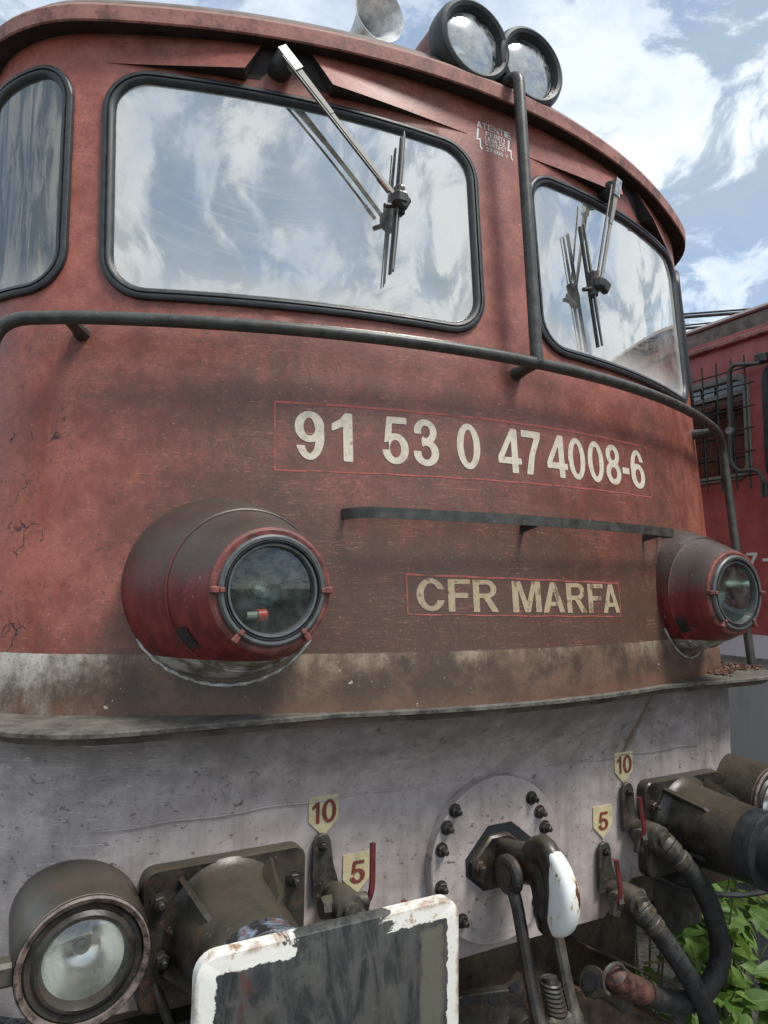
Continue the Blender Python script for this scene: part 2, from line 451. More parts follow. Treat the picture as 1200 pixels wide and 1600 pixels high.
def buffer_face():
    mt, k = material('buffer_face_paint')
    o = k.obj(); x, y, z = k.sep(o)
    n = k.noise(o, 12, 8, .72, .4); ns = k.noise(k.mapv(o, (9, 9, 30)), 1, 6, .75); nb = k.noise(k.mapv(o, (1, 1, .55)), 5.0, 6, .65, 1.2)
    sm = k.noise(k.mapv(o, (2.2, 1, .5), rot=(0, .5, 0)), 7, 6, .7, 2.0)
    wob = k.m('ADD', k.m('MULTIPLY', k.m('SUBTRACT', ns, .5), .014), k.m('MULTIPLY', k.m('SUBTRACT', k.noise(o, 45, 5, .7), .5), .020))
    ex = k.m('SUBTRACT', .268, k.m('ABSOLUTE', x)); ez = k.m('SUBTRACT', .175, k.m('ABSOLUTE', z))
    e = k.m('ADD', k.m('MINIMUM', ex, ez), wob)
    gone = k.m('MULTIPLY', k.step(z, .08, .10), k.m('MULTIPLY', k.step(k.m('ADD', x, k.m('MULTIPLY', k.m('SUBTRACT', n, .5), .35)), -.10, -.09), k.step(k.m('ADD', x, k.m('MULTIPLY', k.m('SUBTRACT', ns, .5), .35)), .10, .09)))
    white = k.m('MULTIPLY', k.step(e, .033, .031), k.m('SUBTRACT', 1.0, gone))
    black = k.mix(k.step(sm, .36, .62), (.018, .021, .023), (.072, .072, .066))
    black = k.mix(k.m('MULTIPLY', k.step(n, .52, .62), .5), black, (.10, .10, .09))
    black = k.mix(k.m('MULTIPLY', k.step(nb, .57, .64), .85), black, (.085, .034, .027))
    black = k.mix(k.m('MULTIPLY', k.step(k.noise(o, 5.5, 5, .6, .6), .60, .66), .5), black, (.05, .075, .08))
    olive = k.m('MULTIPLY', k.step(k.m('ADD', x, wob), .165, .175), k.step(e, .04, .05))
    black = k.mix(k.m('MULTIPLY', olive, .9), black, (.115, .11, .085))
    wc = k.mix(k.step(k.noise(o, 18, 6, .75), .58, .68), (.70, .69, .63), (.30, .17, .08))
    rim = k.step(e, .014, .002)
    wc = k.mix(k.m('MULTIPLY', k.m('MULTIPLY', rim, k.step(n, .42, .58)), .8), wc, (.24, .12, .05))
    c = k.mix(white, black, wc)
    k.out(k.pbsdf(c, k.m('ADD', .36, k.m('MULTIPLY', n, .3)), 0, k.bump(k.m('ADD', k.m('MULTIPLY', white, .4), n), .3, .006), .5))
    return mt

def chipped_white():
    mt, k = material('chipped_white_paint')
    p = k.pos(); n = k.noise(k.mapv(p, (1.3, 1, .45)), 22, 6, .75); x, y, z = k.sep(p)
    f = k.m('ADD', n, k.m('MULTIPLY', k.noise(p, 7, 3), .30))
    c = k.mix(k.step(f, .69, .74), (.72, .74, .72), (.60, .46, .22))
    c = k.mix(k.step(f, .735, .76), c, (.07, .022, .015))
    k.out(k.pbsdf(c, .42, 0, k.bump(n, .2, .004), .5))
    return mt

def rusty_brown():
    return simple('oily_brown_steel', (.085, .058, .038), .6, 0, .5, 7, .3, dust=(.15, .10, .06), dustamt=.4)

M = {}
M['red'] = red_paint(); M['house'] = housing_red(); M['grey'] = grey_paint()
M['roof'] = simple('sooty_roof_paint', (.15, .108, .092), .65, 0, .4, 9, .25, dust=(.17, .145, .125), dustamt=.7)
M['lip'] = simple('faded_red_roof_edge', (.30, .125, .098), .65, 0, .45, 10, .25, dust=(.24, .165, .135), dustamt=.7)
M['rubber'] = simple('black_rubber', (.028, .031, .033), .45, 0, .3, 30, .08)
M['hose'] = simple('hose_rubber', (.024, .025, .026), .6, 0, .4, 30, .25, dust=(.062, .058, .05), dustamt=.6)
M['rail'] = simple('grey_green_rail_paint', (.048, .050, .044), .42, 0, .3, 25, .2, dust=(.085, .083, .07), dustamt=.5, rust=.15)
M['black'] = simple('dirty_black_metal', (.022, .0215, .0195), .45, 0, .5, 16, .3, dust=(.052, .047, .036), dustamt=.7, rust=.35)
M['olive'] = simple('oily_olive_black_metal', (.026, .024, .019), .38, 0, .55, 9, .3, dust=(.074, .065, .046), dustamt=.75, rust=.40)
M['cast'] = simple('grimy_cast_metal', (.050, .046, .038), .48, .1, .45, 24, .3, dust=(.11, .098, .072), dustamt=.6, rust=.4)
M['steel'] = simple('dull_bare_steel', (.30, .31, .31), .42, .6, .3, 40, .12)
M['alu'] = simple('wiper_arm_metal', (.24, .235, .21), .6, .2, .2, 60, .05)
M['wood'] = simple('weathered_grey_board', (.10, .092, .078), .8, 0, .55, 16, .5, dust=(.115, .103, .082), dustamt=.4)
M['rust'] = simple('flaky_rust', (.13, .062, .04), .8, 0, .5, 22, .5)
M['brown'] = rusty_brown()
M['rim'] = simple('rust_spotted_grey_rim', (.115, .080, .062), .65, 0, .7, 30, .4, dust=(.24, .20, .185), dustamt=.7)
M['sealant'] = simple('cracked_white_sealant', (.46, .44, .40), .8, 0, .5, 30, .4)
M['capred'] = simple('bright_red_cap', (.50, .045, .025), .35, 0, .15, 20, .05)
M['soot_shade'] = simple('soot_and_shade', (.028, .020, .018), .8, 0, .4, 14, .2)  # lip soot; also shade painted into the wiper recess and finger notch
M['redhandle'] = simple('dark_red_handle_paint', (.125, .022, .022), .4, 0, .3, 30, .15)
M['redcap'] = simple('worn_red_casting', (.105, .038, .029), .6, 0, .7, 30, .35, dust=(.10, .065, .048), dustamt=.4)
M['flange'] = simple('chalky_red_flange', (.175, .056, .045), .6, 0, .4, 34, .25)
M['ring'] = simple('grey_lens_ring', (.105, .112, .110), .42, .2, .2, 30, .1)
M['cream'] = worn_letter('yellowed_tag_paint', (.60, .52, .31), (.30, .24, .15), .60, 26)
M['tagred'] = worn_letter('tag_numeral_paint', (.20, .05, .04), (.34, .22, .15), .63, 50)
M['num'] = worn_letter('cream_number_paint', (.62, .55, .44), (.30, .18, .14), .57, 30)
M['cfr'] = worn_letter('worn_tan_letter_paint', (.42, .33, .22), (.15, .09, .06), .52, 24)
M['stencil'] = worn_letter('white_stencil_paint', (.72, .68, .66), (.5, .28, .25), .64, 60)
M['pinkline'] = worn_letter('bright_red_outline', (.42, .12, .095), (.16, .08, .06), .50, 14)
M['bufface'] = buffer_face()
mt, k = material('patchy_collar_paint')
p = k.pos(); n = k.noise(p, 22, 6, .7, .6); n2 = k.noise(k.mapv(p, loc=(4, 2, 7)), 14, 5, .7, .5); nz = k.sep(k.nrm())[2]
c = k.mix(k.step(n, .40, .62), (.020, .020, .019), (.055, .050, .04))
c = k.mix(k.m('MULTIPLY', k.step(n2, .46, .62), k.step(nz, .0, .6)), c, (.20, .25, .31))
c = k.mix(k.m('MULTIPLY', k.step(n, .52, .62), k.step(nz, -.1, .4)), c, (.16, .05, .04))
k.out(k.pbsdf(c, .45, 0, k.bump(n, .3, .005)))
M['collar'] = mt; M['white'] = chipped_white()
M['interior'] = simple('cab_interior_panel', (.14, .15, .15), .6, 0, .15, 8, .05)
M['dark'] = simple('dark_cab_fittings', (.02, .022, .025), .6, 0, .3, 12, .05)
M['whitebox'] = simple('pale_cab_box', (.72, .73, .72), .5, 0, .08, 8, .03)
M['paneL'] = pane_mat('dusty_windscreen_glass', (-.77, 3.50)); M['paneR'] = pane_mat('dusty_windscreen_glass_far', (.62, 3.46), refl=.56)
M['paneS'] = pane_mat('side_window_glass', None, refl=.20, tint=(.30, .42, .58))  # blue of the mirrored sky put into the glass tint
M['headlens'] = lens_mat('headlight_glass', (.72, .82, .78), .05, .05)
M['rooflens'] = lens_mat('roof_lamp_glass', (.84, .87, .85), .30, .46, .12)
M['marklens'] = lens_mat('marker_lamp_glass', (.99, .985, .95), .12, .05)
M['reflector'] = simple('dull_reflector', (.20, .24, .225), .16, .85, .35, 9, .05)
M['reflbright'] = simple('silvered_reflector', (.94, .93, .87), .24, 1, .08, 8, .03)
M['horn'] = simple('horn_metal', (.62, .63, .62), .4, .2, .25, 22, .1)

# ------------------------------------------------------------------ cab plan curve
CC, X0, RC = .194, 1.28, .50
A0 = math.atan(2*CC*X0)
tab = []                                     # (s, x, y, nx, ny)
s_ = 0; px_, py_ = 0, 0
N0 = 400
for i in range(N0+1):
    x = X0*i/N0; y = CC*x*x
    s_ += math.hypot(x-px_, y-py_); px_, py_ = x, y
    sl = 2*CC*x; L_ = math.hypot(1, sl); tab.append((s_, x, y, sl/L_, -1/L_))
ccx, ccy = X0 - RC*math.sin(A0), CC*X0*X0 + RC*math.cos(A0)
for i in range(1, 61):
    a = A0 + (math.pi/2-A0)*i/60
    x = ccx + RC*math.sin(a); y = ccy - RC*math.cos(a)
    s_ += math.hypot(x-px_, y-py_); px_, py_ = x, y
    tab.append((s_, x, y, math.sin(a), -math.cos(a)))
SARC = s_
tab.append((s_+4.0, px_, py_+4.0, 1, 0)); SMAX = s_+4.0
HALF = px_
import bisect
SK = [t[0] for t in tab]; XK = [t[1] for t in tab[:N0+1]]
def plan(s):
    sg = -1 if s < 0 else 1; s = min(abs(s), SMAX-1e-6)
    i = max(1, bisect.bisect_left(SK, s)); a, b = tab[i-1], tab[i]; t = (s-a[0])/(b[0]-a[0])
    v = [a[q]*(1-t)+b[q]*t for q in range(1, 5)]
    return sg*v[0], v[1], sg*v[2], v[3]
def s_of(x):
    sg = -1 if x < 0 else 1; x = min(abs(x), X0)
    i = max(1, bisect.bisect_left(XK, x)); a, b = tab[i-1], tab[i]; t = (x-a[1])/(b[1]-a[1])
    return sg*(a[0]*(1-t)+b[0]*t)
def lean(z): return -.205 + .094*(z-1.8)
def face(s, z, off=0.0):
    x, y, nx, ny = plan(s); return Vector((x+nx*off, y+ny*off+lean(z), z))
def facex(x, z, off=0.0): return face(s_of(x), z, off)

def roundpoly(c, r, inset=0.0, arc=7, sub=8):
    """convex polygon given counter-clockwise -> rounded loop, same point count for any inset"""
    n = len(c); c = [Vector(p) for p in c]
    lines = []
    for i in range(n):
        a, b = c[i], c[(i+1) % n]; dd = (b-a).normalized(); nn = Vector((-dd.y, dd.x)); lines.append((a+nn*inset, dd))
    q = []
    for i in range(n):
        (p1, d1), (p2, d2) = lines[i-1], lines[i]
        den = d1.x*d2.y-d1.y*d2.x; t = ((p2.x-p1.x)*d2.y-(p2.y-p1.y)*d2.x)/den; q.append(p1+d1*t)
    out = []; ends = []
    for i in range(n):
        rr = max(.004, (r[i] if isinstance(r, (list, tuple)) else r)-inset)
        a = (q[i-1]-q[i]).normalized(); b = (q[(i+1) % n]-q[i]).normalized()
        half = a.angle(b)/2; tl = rr/math.tan(half); A = q[i]+a*tl; B = q[i]+b*tl
        cen = q[i]+(a+b).normalized()*(rr/math.sin(half))
        va, vb = A-cen, B-cen; an = math.atan2(va.x*vb.y-va.y*vb.x, va.dot(vb))
        pts = []
        for j in range(arc+1):
            t = an*j/arc; pts.append(cen+Vector((va.x*math.cos(t)-va.y*math.sin(t), va.x*math.sin(t)+va.y*math.cos(t))))
        ends.append(pts)
    for i in range(n):
        out += ends[i]; a, b = ends[i][-1], ends[(i+1) % n][0]
        for j in range(1, sub): out.append(a+(b-a)*(j/sub))
    return out
def inside(p, poly):
    c = False; n = len(poly); j = n-1
    for i in range(n):
        a, b = poly[i], poly[j]
        if (a.y > p[1]) != (b.y > p[1]) and p[0] < (b.x-a.x)*(p[1]-a.y)/(b.y-a.y)+a.x: c = not c
        j = i
    return c
def cdt(outer, holes, gx, gz):
    pts = []; edges = []
    for lp in [outer]+holes:
        b = len(pts); pts += [Vector((p[0], p[1])) for p in lp]
        edges += [(b+i, b+(i+1) % len(lp)) for i in range(len(lp))]
    xs = [p[0] for p in outer]; zs = [p[1] for p in outer]
    o2 = [Vector(p) for p in outer]; nb = len(pts)
    edge_pts = pts[:]
    for x in gx:
        for z in gz:
            if not (min(xs)+.008 < x < max(xs)-.008 and min(zs)+.008 < z < max(zs)-.008): continue
            if not inside((x, z), o2): continue
            if any(inside((x, z), hl) for hl in holes): continue
            if min((q.x-x)**2+(q.y-z)**2 for q in edge_pts) < .012**2: continue
            pts.append(Vector((x, z)))
    v, e, f, *_ = delaunay_2d_cdt(pts, edges, [], 0, 1e-6)
    F = []
    for t in f:
        cx = sum(v[i].x for i in t)/len(t); cz = sum(v[i].y for i in t)/len(t)
        if not inside((cx, cz), o2): continue
        if any(inside((cx, cz), hl) for hl in holes): continue
        a, b, c = v[t[0]], v[t[1]], v[t[2]]
        if (b-a).x*(c-a).y-(b-a).y*(c-a).x < 0: t = t[::-1]
        F.append(list(t))
    return v, F
def frange(a, b, d):
    n = max(1, int(round(abs(b-a)/d))); return [a+(b-a)*i/n for i in range(n+1)]

# window outlines in (s, z), counter-clockwise seen from in front
def win_corners(sg):
    cs = [(s_of(.107), 2.700), (s_of(1.243), 2.708), (s_of(1.258), 3.462), (s_of(.104), 3.392)]
    cs = [Vector((c[0]*sg, c[1])) for c in cs]
    return cs if sg > 0 else [cs[1], cs[0], cs[3], cs[2]]
def side_corners(sg):
    a, b = s_of(1.28)+.056, SARC+.02
    cs = [(a-.005, 2.725), (b, 2.725), (b, 3.485), (a+.005, 3.485)]
    cs = [Vector((c[0]*sg, c[1])) for c in cs]
    return cs if sg > 0 else [cs[1], cs[0], cs[3], cs[2]]
WR, SR = .135, .13

# ------------------------------------------------------------------ ground
gm, k = material('ballast_ground')
p = k.pos(); n = k.noise(p, 3, 6, .6); v1 = k.vor(p, 26); n2 = k.noise(p, 40, 3)
c = k.mix(n, (.075, .066, .055), (.17, .155, .135)); c = k.mix(k.step(v1, .5, .1), c, (.05, .045, .04))
k.out(k.pbsdf(c, .9, 0, k.bump(k.m('ADD', v1, n2), .8, .03)))
g = mesh('ground', [(-400, -400, -.20), (400, -400, -.20), (400, 400, -.20), (-400, 400, -.20)], [[0, 1, 2, 3]], gm)
g['kind'] = 'structure'

# ------------------------------------------------------------------ locomotive
loco = empty('locomotive')
tag(loco, 'weathered red and grey electric locomotive filling the view, cream number on its nose', 'locomotive')

gx = frange(-SARC-.3, SARC+.3, .045) + [sg*(SARC+q) for q in (.6, 1.2, 2, 3) for sg in (-1, 1)]
gz = frange(1.56, 3.6, .05)
wl = {sg: roundpoly(win_corners(sg), WR) for sg in (-1, 1)}
sl_ = {sg: roundpoly(side_corners(sg), SR) for sg in (-1, 1)}
outer = [(s, 1.566) for s in frange(-SMAX, SMAX, .06)] + [(s, 3.6) for s in frange(SMAX, -SMAX, .06)]
v, F = cdt(outer, [wl[-1], wl[1], sl_[-1], sl_[1]], gx, gz)
shell = mesh('cab_shell', [face(q.x, q.y) for q in v], F, M['red'], loco, True, None)
shell['label'] = 'faded red cab nose with a dirty white band along the bottom'

GP = [(0, -.002), (.002, .012), (.010, .017), (.016, .016), (.0175, .010), (.021, .010), (.0225, .0155), (.031, .014), (.038, .004), (.041, -.006)]
def window(name, corners, r, pane, label):
    lp = roundpoly(corners, r, .036)
    xs = [q.x for q in lp]; zs = [q.y for q in lp]
    v, F = cdt([(q.x, q.y) for q in lp], [], frange(min(xs), max(xs), .05), frange(min(zs), max(zs), .06))
    pn = mesh(name, [face(q.x, q.y, -.001) for q in v], F, pane, loco, True, None); pn['label'] = label
    V = []; Fc = []
    for ins, off in GP:
        lp = roundpoly(corners, r, ins); n = len(lp); V += [face(q.x, q.y, off) for q in lp]
    for j in range(len(GP)-1):
        for i in range(n): Fc.append([j*n+i, j*n+(i+1) % n, (j+1)*n+(i+1) % n, (j+1)*n+i])
    mesh('gasket', V, Fc, M['rubber'], pn, True, 50)
window('windscreen', win_corners(-1), WR, M['paneL'], 'large dusty near windscreen mirroring clouds')
window('windscreen', win_corners(1), WR, M['paneR'], 'far windscreen mirroring pale sky')
window('side_window', side_corners(-1), SR, M['paneS'], 'curved corner window, mirrored sky blue put into its glass')
window('side_window', side_corners(1), SR, M['paneS'], 'curved corner window hidden on the far side')

# roof with projecting rain lip
def roof_pt(s, dd, z):
    x, y, nx, ny = plan(s)
    kf = abs(ny)
    if dd < .05: return Vector((x-nx*dd, y-ny*dd+lean(3.6), z))
    xx = (x-nx*.05)*(1-(dd-.05)/1.44); return Vector((xx, y-ny*.05+(dd-.05)*kf+lean(3.6), z))
def strip(prof, name, mat, parent, ss):
    V = []; Fc = []; n = len(ss)
    for dd, z in prof: V += [roof_pt(s, dd, z) for s in ss]
    for j in range(len(prof)-1):
        for i in range(n-1): Fc.append([j*n+i, j*n+i+1, (j+1)*n+i+1, (j+1)*n+i])
    return mesh(name, V, Fc, mat, parent, True, 30)
ss = frange(-SARC-.1, SARC+.1, .05); ss = [-SMAX, -SARC-1.5] + ss + [SARC+1.5, SMAX]
roof = strip([(-.030, 3.640), (-.027, 3.668), (-.010, 3.692), (.05, 3.728), (.13, 3.766), (.30, 3.825), (.65, 3.89), (1.1, 3.935), (1.49, 3.945)], 'roof', M['roof'], loco, ss)
strip([(-.057, 3.578), (-.062, 3.582), (-.064, 3.626), (-.056, 3.640), (-.028, 3.645)], 'rain_lip', M['lip'], roof, ss)
strip([(.02, 3.586), (-.058, 3.5785)], 'lip_underside', M['soot_shade'], roof, ss)

# brow visors above the windscreens, cut away around the wiper pivots
def visor(sg):
    for (xa, xb, xt) in ((1.250, .865, .815), (.130, .612, .672)):
        n = 18; mrow = 6; V = []; Fc = []; U = []; Uf = []
        for i in range(n+1):
            t = i/n; o = .0012+.058*t**1.5
            xlow = xa+(xb-xa)*t; xtop = xa+(xt-xa)*t
            zl = 3.430+.040*(xlow/1.25) + .012*(1-t); zt = 3.588
            for j in range(mrow+1):
                q = j/mrow; xx = xlow+(xtop-xlow)*q
                V.append(facex(sg*xx, zl+(zt-zl)*q, o*(1-q)**1.0+.0012*q+.25*o*q))
            U += [facex(sg*xlow, zl, o), facex(sg*xlow, zl+.002, .0003)]
        for i in range(n):
            for j in range(mrow): Fc.append([i*(mrow+1)+j, i*(mrow+1)+j+1, (i+1)*(mrow+1)+j+1, (i+1)*(mrow+1)+j])
            Uf.append([2*i, 2*i+1, 2*i+3, 2*i+2])
        vz_ = mesh('brow_visor', V, Fc, M['red'], loco, True, None)
        mesh('visor_underside', U, Uf, M['soot_shade'], vz_, True, None)
        # cheek of the wiper cut-out
        C = []; Cf = []
        for j in range(mrow+1):
            q = j/mrow; C += [V[n*(mrow+1)+j], facex(sg*(xb+(xt-xb)*q), 3.430+.040*(xb/1.25)+(3.588-3.430-.040*(xb/1.25))*q, .0003)]
        for j in range(mrow): Cf.append([2*j, 2*j+1, 2*j+3, 2*j+2])
        mesh('cut_out_cheek', C, Cf, M['soot_shade'], vz_, False)
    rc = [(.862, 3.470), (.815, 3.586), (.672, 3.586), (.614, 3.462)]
    mesh('wiper_recess_shade', [facex(sg*x, z, .0015) for x, z in rc], [[0, 1, 2, 3]], M['soot_shade'], loco)  # dark sheet paints in the shade of the cut-out
visor(-1); visor(1)

# footboard and apron below the nose
def ledge_y(x): return min(-.165, CC*x*x+lean(1.57)-.012)
V = []; Fc = []
xs = frange(-1.15, 1.15, .04)
front = [(x, ledge_y(x)) for x in xs]
corner = [(1.15+.35*math.sin(a), ledge_y(1.15)+.35*(1-math.cos(a))) for a in [R(15*i) for i in range(1, 7)]]
path = [(-x, y) for x, y in corner[::-1]] + front + corner
path = [(-1.50, 3.0)] + path + [(1.50, 3.0)]
def ledge_strip(z0, z1, inset, deep, name, mat, parent):
    V = []; Fc = []
    pr_ = [(inset, z0), (inset, z1-.004), (inset+.004, z1), (deep, z1), (deep, z0)]
    n = len(path)
    for dd, z in pr_:
        for (x, y) in path:
            fx = max(0, 1-abs(x)/1.5); kf = 1 if y < .2 else 0
            V.append((x-math.copysign(min(dd, .05)*(0 if abs(x) < 1.16 else 1), x), y+dd*kf, z))
    for j in range(len(pr_)):
        j2 = (j+1) % len(pr_)
        for i in range(n-1): Fc.append([j*n+i, j*n+i+1, j2*n+i+1, j2*n+i])
    return mesh(name, V, Fc, mat, parent, True, 25)
led = ledge_strip(1.554, 1.5675, 0, .95, 'footboard', M['wood'], loco)
ledge_strip(1.535, 1.5535, .016, .90, 'footboard_edge', M['brown'], led)

def apron_plan(i, n):
    t = -1 + 2*i/n
    return t
app = []
for x in frange(-1.045, 1.045, .07): app.append((x, 0.0, 0))
arc = [(1.045+.50*math.sin(R(10*i)), .50*(1-math.cos(R(10*i))), 1) for i in range(1, 10)]
app = [(-x, y, 1) for x, y, q in arc[::-1]] + app + arc
app = [(-1.545, 2.5, 1)] + app + [(1.545, 2.5, 1)]
def bottom(x):
    a = abs(x)
    if a < .49: return .760-.01*a
    if a < .60: return .755+(.86-.755)*(a-.49)/.11
    return .86
V = []; Fc = []
rows = [('b', 0), (.95, 0), (1.1, 0), (1.285, 0), (1.297, .004), (1.31, .02), (1.4, .37), (1.55, 1.0)]
for z, t in rows:
    for (x, y, q) in app:
        zz = bottom(x) if z == 'b' else z
        top = -.155+.14*x*x
        yy = y + (0 if q else t*min(0, top))
        V.append((x, yy, zz))
n = len(app)
for j in range(len(rows)-1):
    for i in range(n-1): Fc.append([j*n+i, j*n+i+1, (j+1)*n+i+1, (j+1)*n+i])
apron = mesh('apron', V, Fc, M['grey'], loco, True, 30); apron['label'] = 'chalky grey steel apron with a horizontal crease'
V = []; Fc = []
for i, (x, y, q) in enumerate(app): V += [(x, y+.001, bottom(x)), (x, y+.03, bottom(x))]
for i in range(n-1): Fc.append([2*i, 2*i+1, 2*i+3, 2*i+2])
mesh('apron_edge', V, Fc, M['brown'], apron)
# weld bead along the crease
random.seed(3)
pts = [(x, -.004-.0015*random.random(), 1.297+.003*math.sin(x*23)) for x in frange(-1.2, 1.0, .03)]
pts = [(x, y if abs(x) < 1.05 else y+(abs(x)-1.05)**2*1.0, z) for x, y, z in pts]
MB().tube(pts, .0022, 6).build('weld_seam', M['grey'], apron)

# handrail across the nose and the upright in the middle
zr = 2.612
rp = [Vector((-1.50, .30, 1.57)), Vector((-1.505, .27, 2.2))]
rp = [(-1.405, .045, 1.572), (-1.425, .09, 2.07)]
rail_path = [facex(x, zr, .098) for x in frange(-1.26, 1.26, .12)]
left_end = [(-1.50, .094, 1.572), (-1.50, .148, 2.08), (-1.50, .20, 2.605)]
right_end = [(1.50, .20, 2.605), (1.50, .148, 2.08), (1.50, .094, 1.572)]
pts = fillet(left_end + [tuple(q) for q in rail_path] + right_end, .10, 7)
hr = MB().tube(pts, .0185, 12).build('handrail', M['rail'], loco)
for x in (-1.285, .005, 1.285):
    a = facex(x, zr-.012, -.005); b = facex(x, zr-.005, .098)
    MB().tube([a, a*.5+b*.5, b], [.024, .017, .016], 10).build('rail_bracket', M['rail'], hr)
pl = [facex(.012, 2.612, .098), facex(.012, 3.0, .105), facex(.012, 3.4, .11), facex(.012, 3.652, .115), facex(.012, 3.668, .03)]
MB().tube(fillet(pl, .05, 6), .0205, 12).build('centre_upright', M['rail'], loco)

# number and company lettering (mesh text laid on the curved sheet)
def poly_d(p, x, y):
    ins = False; dm = 9.0; n = len(p); j = n-1
    for i in range(n):
        ax, ay = p[i]; bx, by = p[j]
        if (ay > y) != (by > y) and x < (bx-ax)*(y-ay)/(by-ay)+ax: ins = not ins
        ex, ey = bx-ax, by-ay; t = max(0, min(1, ((x-ax)*ex+(y-ay)*ey)/(ex*ex+ey*ey+1e-12)))
        dm = min(dm, math.hypot(x-ax-t*ex, y-ay-t*ey)); j = i
    return dm if ins else -dm
def ell(x, y, cx, cy, a, b): return (1-math.hypot((x-cx)/a, (y-cy)/b))*min(a, b)
def ring_d(x, y, cx, cy, a, b, a2, b2): return min(ell(x, y, cx, cy, a, b), -ell(x, y, cx, cy, a2, b2))
def box_d(x, y, x0, y0, x1, y1): return min(x-x0, x1-x, y-y0, y1-y)
def g6(x, y): return max(ring_d(x, y, .28, .32, .28, .32, .115, .185), min(ring_d(x, y, .28, .5, .28, .5, .115, .365), max(.27-x, y-.705)))
def g3(x, y):
    t = min(ring_d(x, y, .265, .735, .255, .265, .10, .135), -box_d(x, y, -1, .46, .19, .68), )
    b = min(ring_d(x, y, .27, .285, .285, .285, .115, .15), -box_d(x, y, -1, .31, .18, .62))
    return max(t, b, box_d(x, y, .17, .455, .33, .585))
def g5(x, y):
    b = min(ring_d(x, y, .27, .325, .29, .325, .12, .185), -box_d(x, y, -1, .295, .13, .9))
    return max(b, poly_d([(.03, .44), (.175, .485), (.21, .86), (.53, .86), (.53, 1), (.095, 1)], x, y))
def gR(x, y):
    bowl = min(ring_d(x, y, .40, .715, .27, .285, .105, .14), x-.39)
    return max(bowl, box_d(x, y, 0, 0, .175, 1), box_d(x, y, 0, .855, .40, 1), box_d(x, y, 0, .43, .40, .575), poly_d([(.28, .45), (.46, .47), (.72, 0), (.515, 0)], x, y))
P4 = [(0, .2), (0, .345), (.34, 1), (.5, 1), (.5, .345), (.59, .345), (.59, .2), (.5, .2), (.5, 0), (.34, 0), (.34, .2)]
PA = [(0, 0), (.27, 1), (.45, 1), (.72, 0), (.54, 0), (.487, .21), (.233, .21), (.18, 0)]
GL = {
 '0': (.56, lambda x, y: ring_d(x, y, .28, .5, .28, .5, .12, .365)),
 '1': (.37, lambda x, y: poly_d([(.20, 0), (.37, 0), (.37, 1), (.235, 1), (.15, .87), (0, .77), (0, .61), (.20, .72)], x, y)),
 '3': (.56, g3), '5': (.56, g5), '6': (.56, g6), '9': (.56, lambda x, y: g6(.56-x, 1-y)),
 '4': (.59, lambda x, y: min(poly_d(P4, x, y), -poly_d([(.145, .345), (.34, .345), (.34, .74)], x, y))),
 '7': (.56, lambda x, y: poly_d([(0, 1), (.56, 1), (.56, .88), (.37, .46), (.28, 0), (.10, 0), (.20, .43), (.37, .845), (0, .845)], x, y)),
 '8': (.56, lambda x, y: max(ring_d(x, y, .28, .735, .255, .265, .095, .13), ring_d(x, y, .28, .285, .28, .285, .115, .145))),
 '-': (.3, lambda x, y: box_d(x, y, 0, 0, .3, 1)),
 'C': (.70, lambda x, y: min(ring_d(x, y, .36, .5, .36, .5, .185, .35), -box_d(x, y, .44, .33, 2, .665))),
 'F': (.60, lambda x, y: poly_d([(0, 0), (.175, 0), (.175, .42), (.53, .42), (.53, .575), (.175, .575), (.175, .845), (.60, .845), (.60, 1), (0, 1)], x, y)),
 'R': (.72, gR),
 'M': (.80, lambda x, y: poly_d([(0, 0), (0, 1), (.24, 1), (.40, .33), (.56, 1), (.80, 1), (.80, 0), (.635, 0), (.635, .74), (.475, 0), (.325, 0), (.165, .74), (.165, 0)], x, y)),
 'A': (.72, lambda x, y: min(poly_d(PA, x, y), -poly_d([(.27, .355), (.45, .355), (.36, .74)], x, y)))}
def glyph(ch):
    """outline glyph -> flat mesh by marching squares, normalised to the unit square"""
    if ch in GL:
        wd, fn = GL[ch]; ny = 46; nx = max(10, int(ny*wd)); dxg = wd/nx; dyg = 1/ny
        val = [[fn(-dxg+i*dxg+1e-5, -dyg+j*dyg+1e-5) for i in range(nx+3)] for j in range(ny+3)]
        V = []; Fc = []; key = {}
        def vid(x, y):
            q = (round(x, 5), round(y, 5))
            if q not in key: key[q] = len(V); V.append(Vector((x, y, 0)))
            return key[q]
        for j in range(ny+2):
            for i in range(nx+2):
                cs = [(i, j), (i+1, j), (i+1, j+1), (i, j+1)]; vs = [val[b][a] for a, b in cs]
                if max(vs) <= 0: continue
                out = []
                for q in range(4):
                    (a, b), va = cs[q], vs[q]; (a2, b2), vb = cs[(q+1) % 4], vs[(q+1) % 4]
                    if va > 0: out.append(vid((a-1)*dxg, (b-1)*dyg))
                    if (va > 0) != (vb > 0):
                        t = va/(va-vb); out.append(vid((a-1+(a2-a)*t)*dxg, (b-1+(b2-b)*t)*dyg))
                o2 = []
                for q in out:
                    if q not in o2: o2.append(q)
                if len(o2) > 2: Fc.append(o2)
        return V, Fc
    cu = bpy.data.curves.new('t', 'FONT'); cu.body = ch; cu.size = 1; cu.resolution_u = 4
    o = bpy.data.objects.new('t', cu); COL.objects.link(o)
    dg = bpy.context.evaluated_depsgraph_get(); dg.update()
    me = bpy.data.meshes.new_from_object(o.evaluated_get(dg))
    V = [q.co.copy() for q in me.vertices]; Fc = [list(q.vertices) for q in me.polygons]
    bpy.data.objects.remove(o); bpy.data.curves.remove(cu); bpy.data.meshes.remove(me)
    return V, Fc
GC = {}
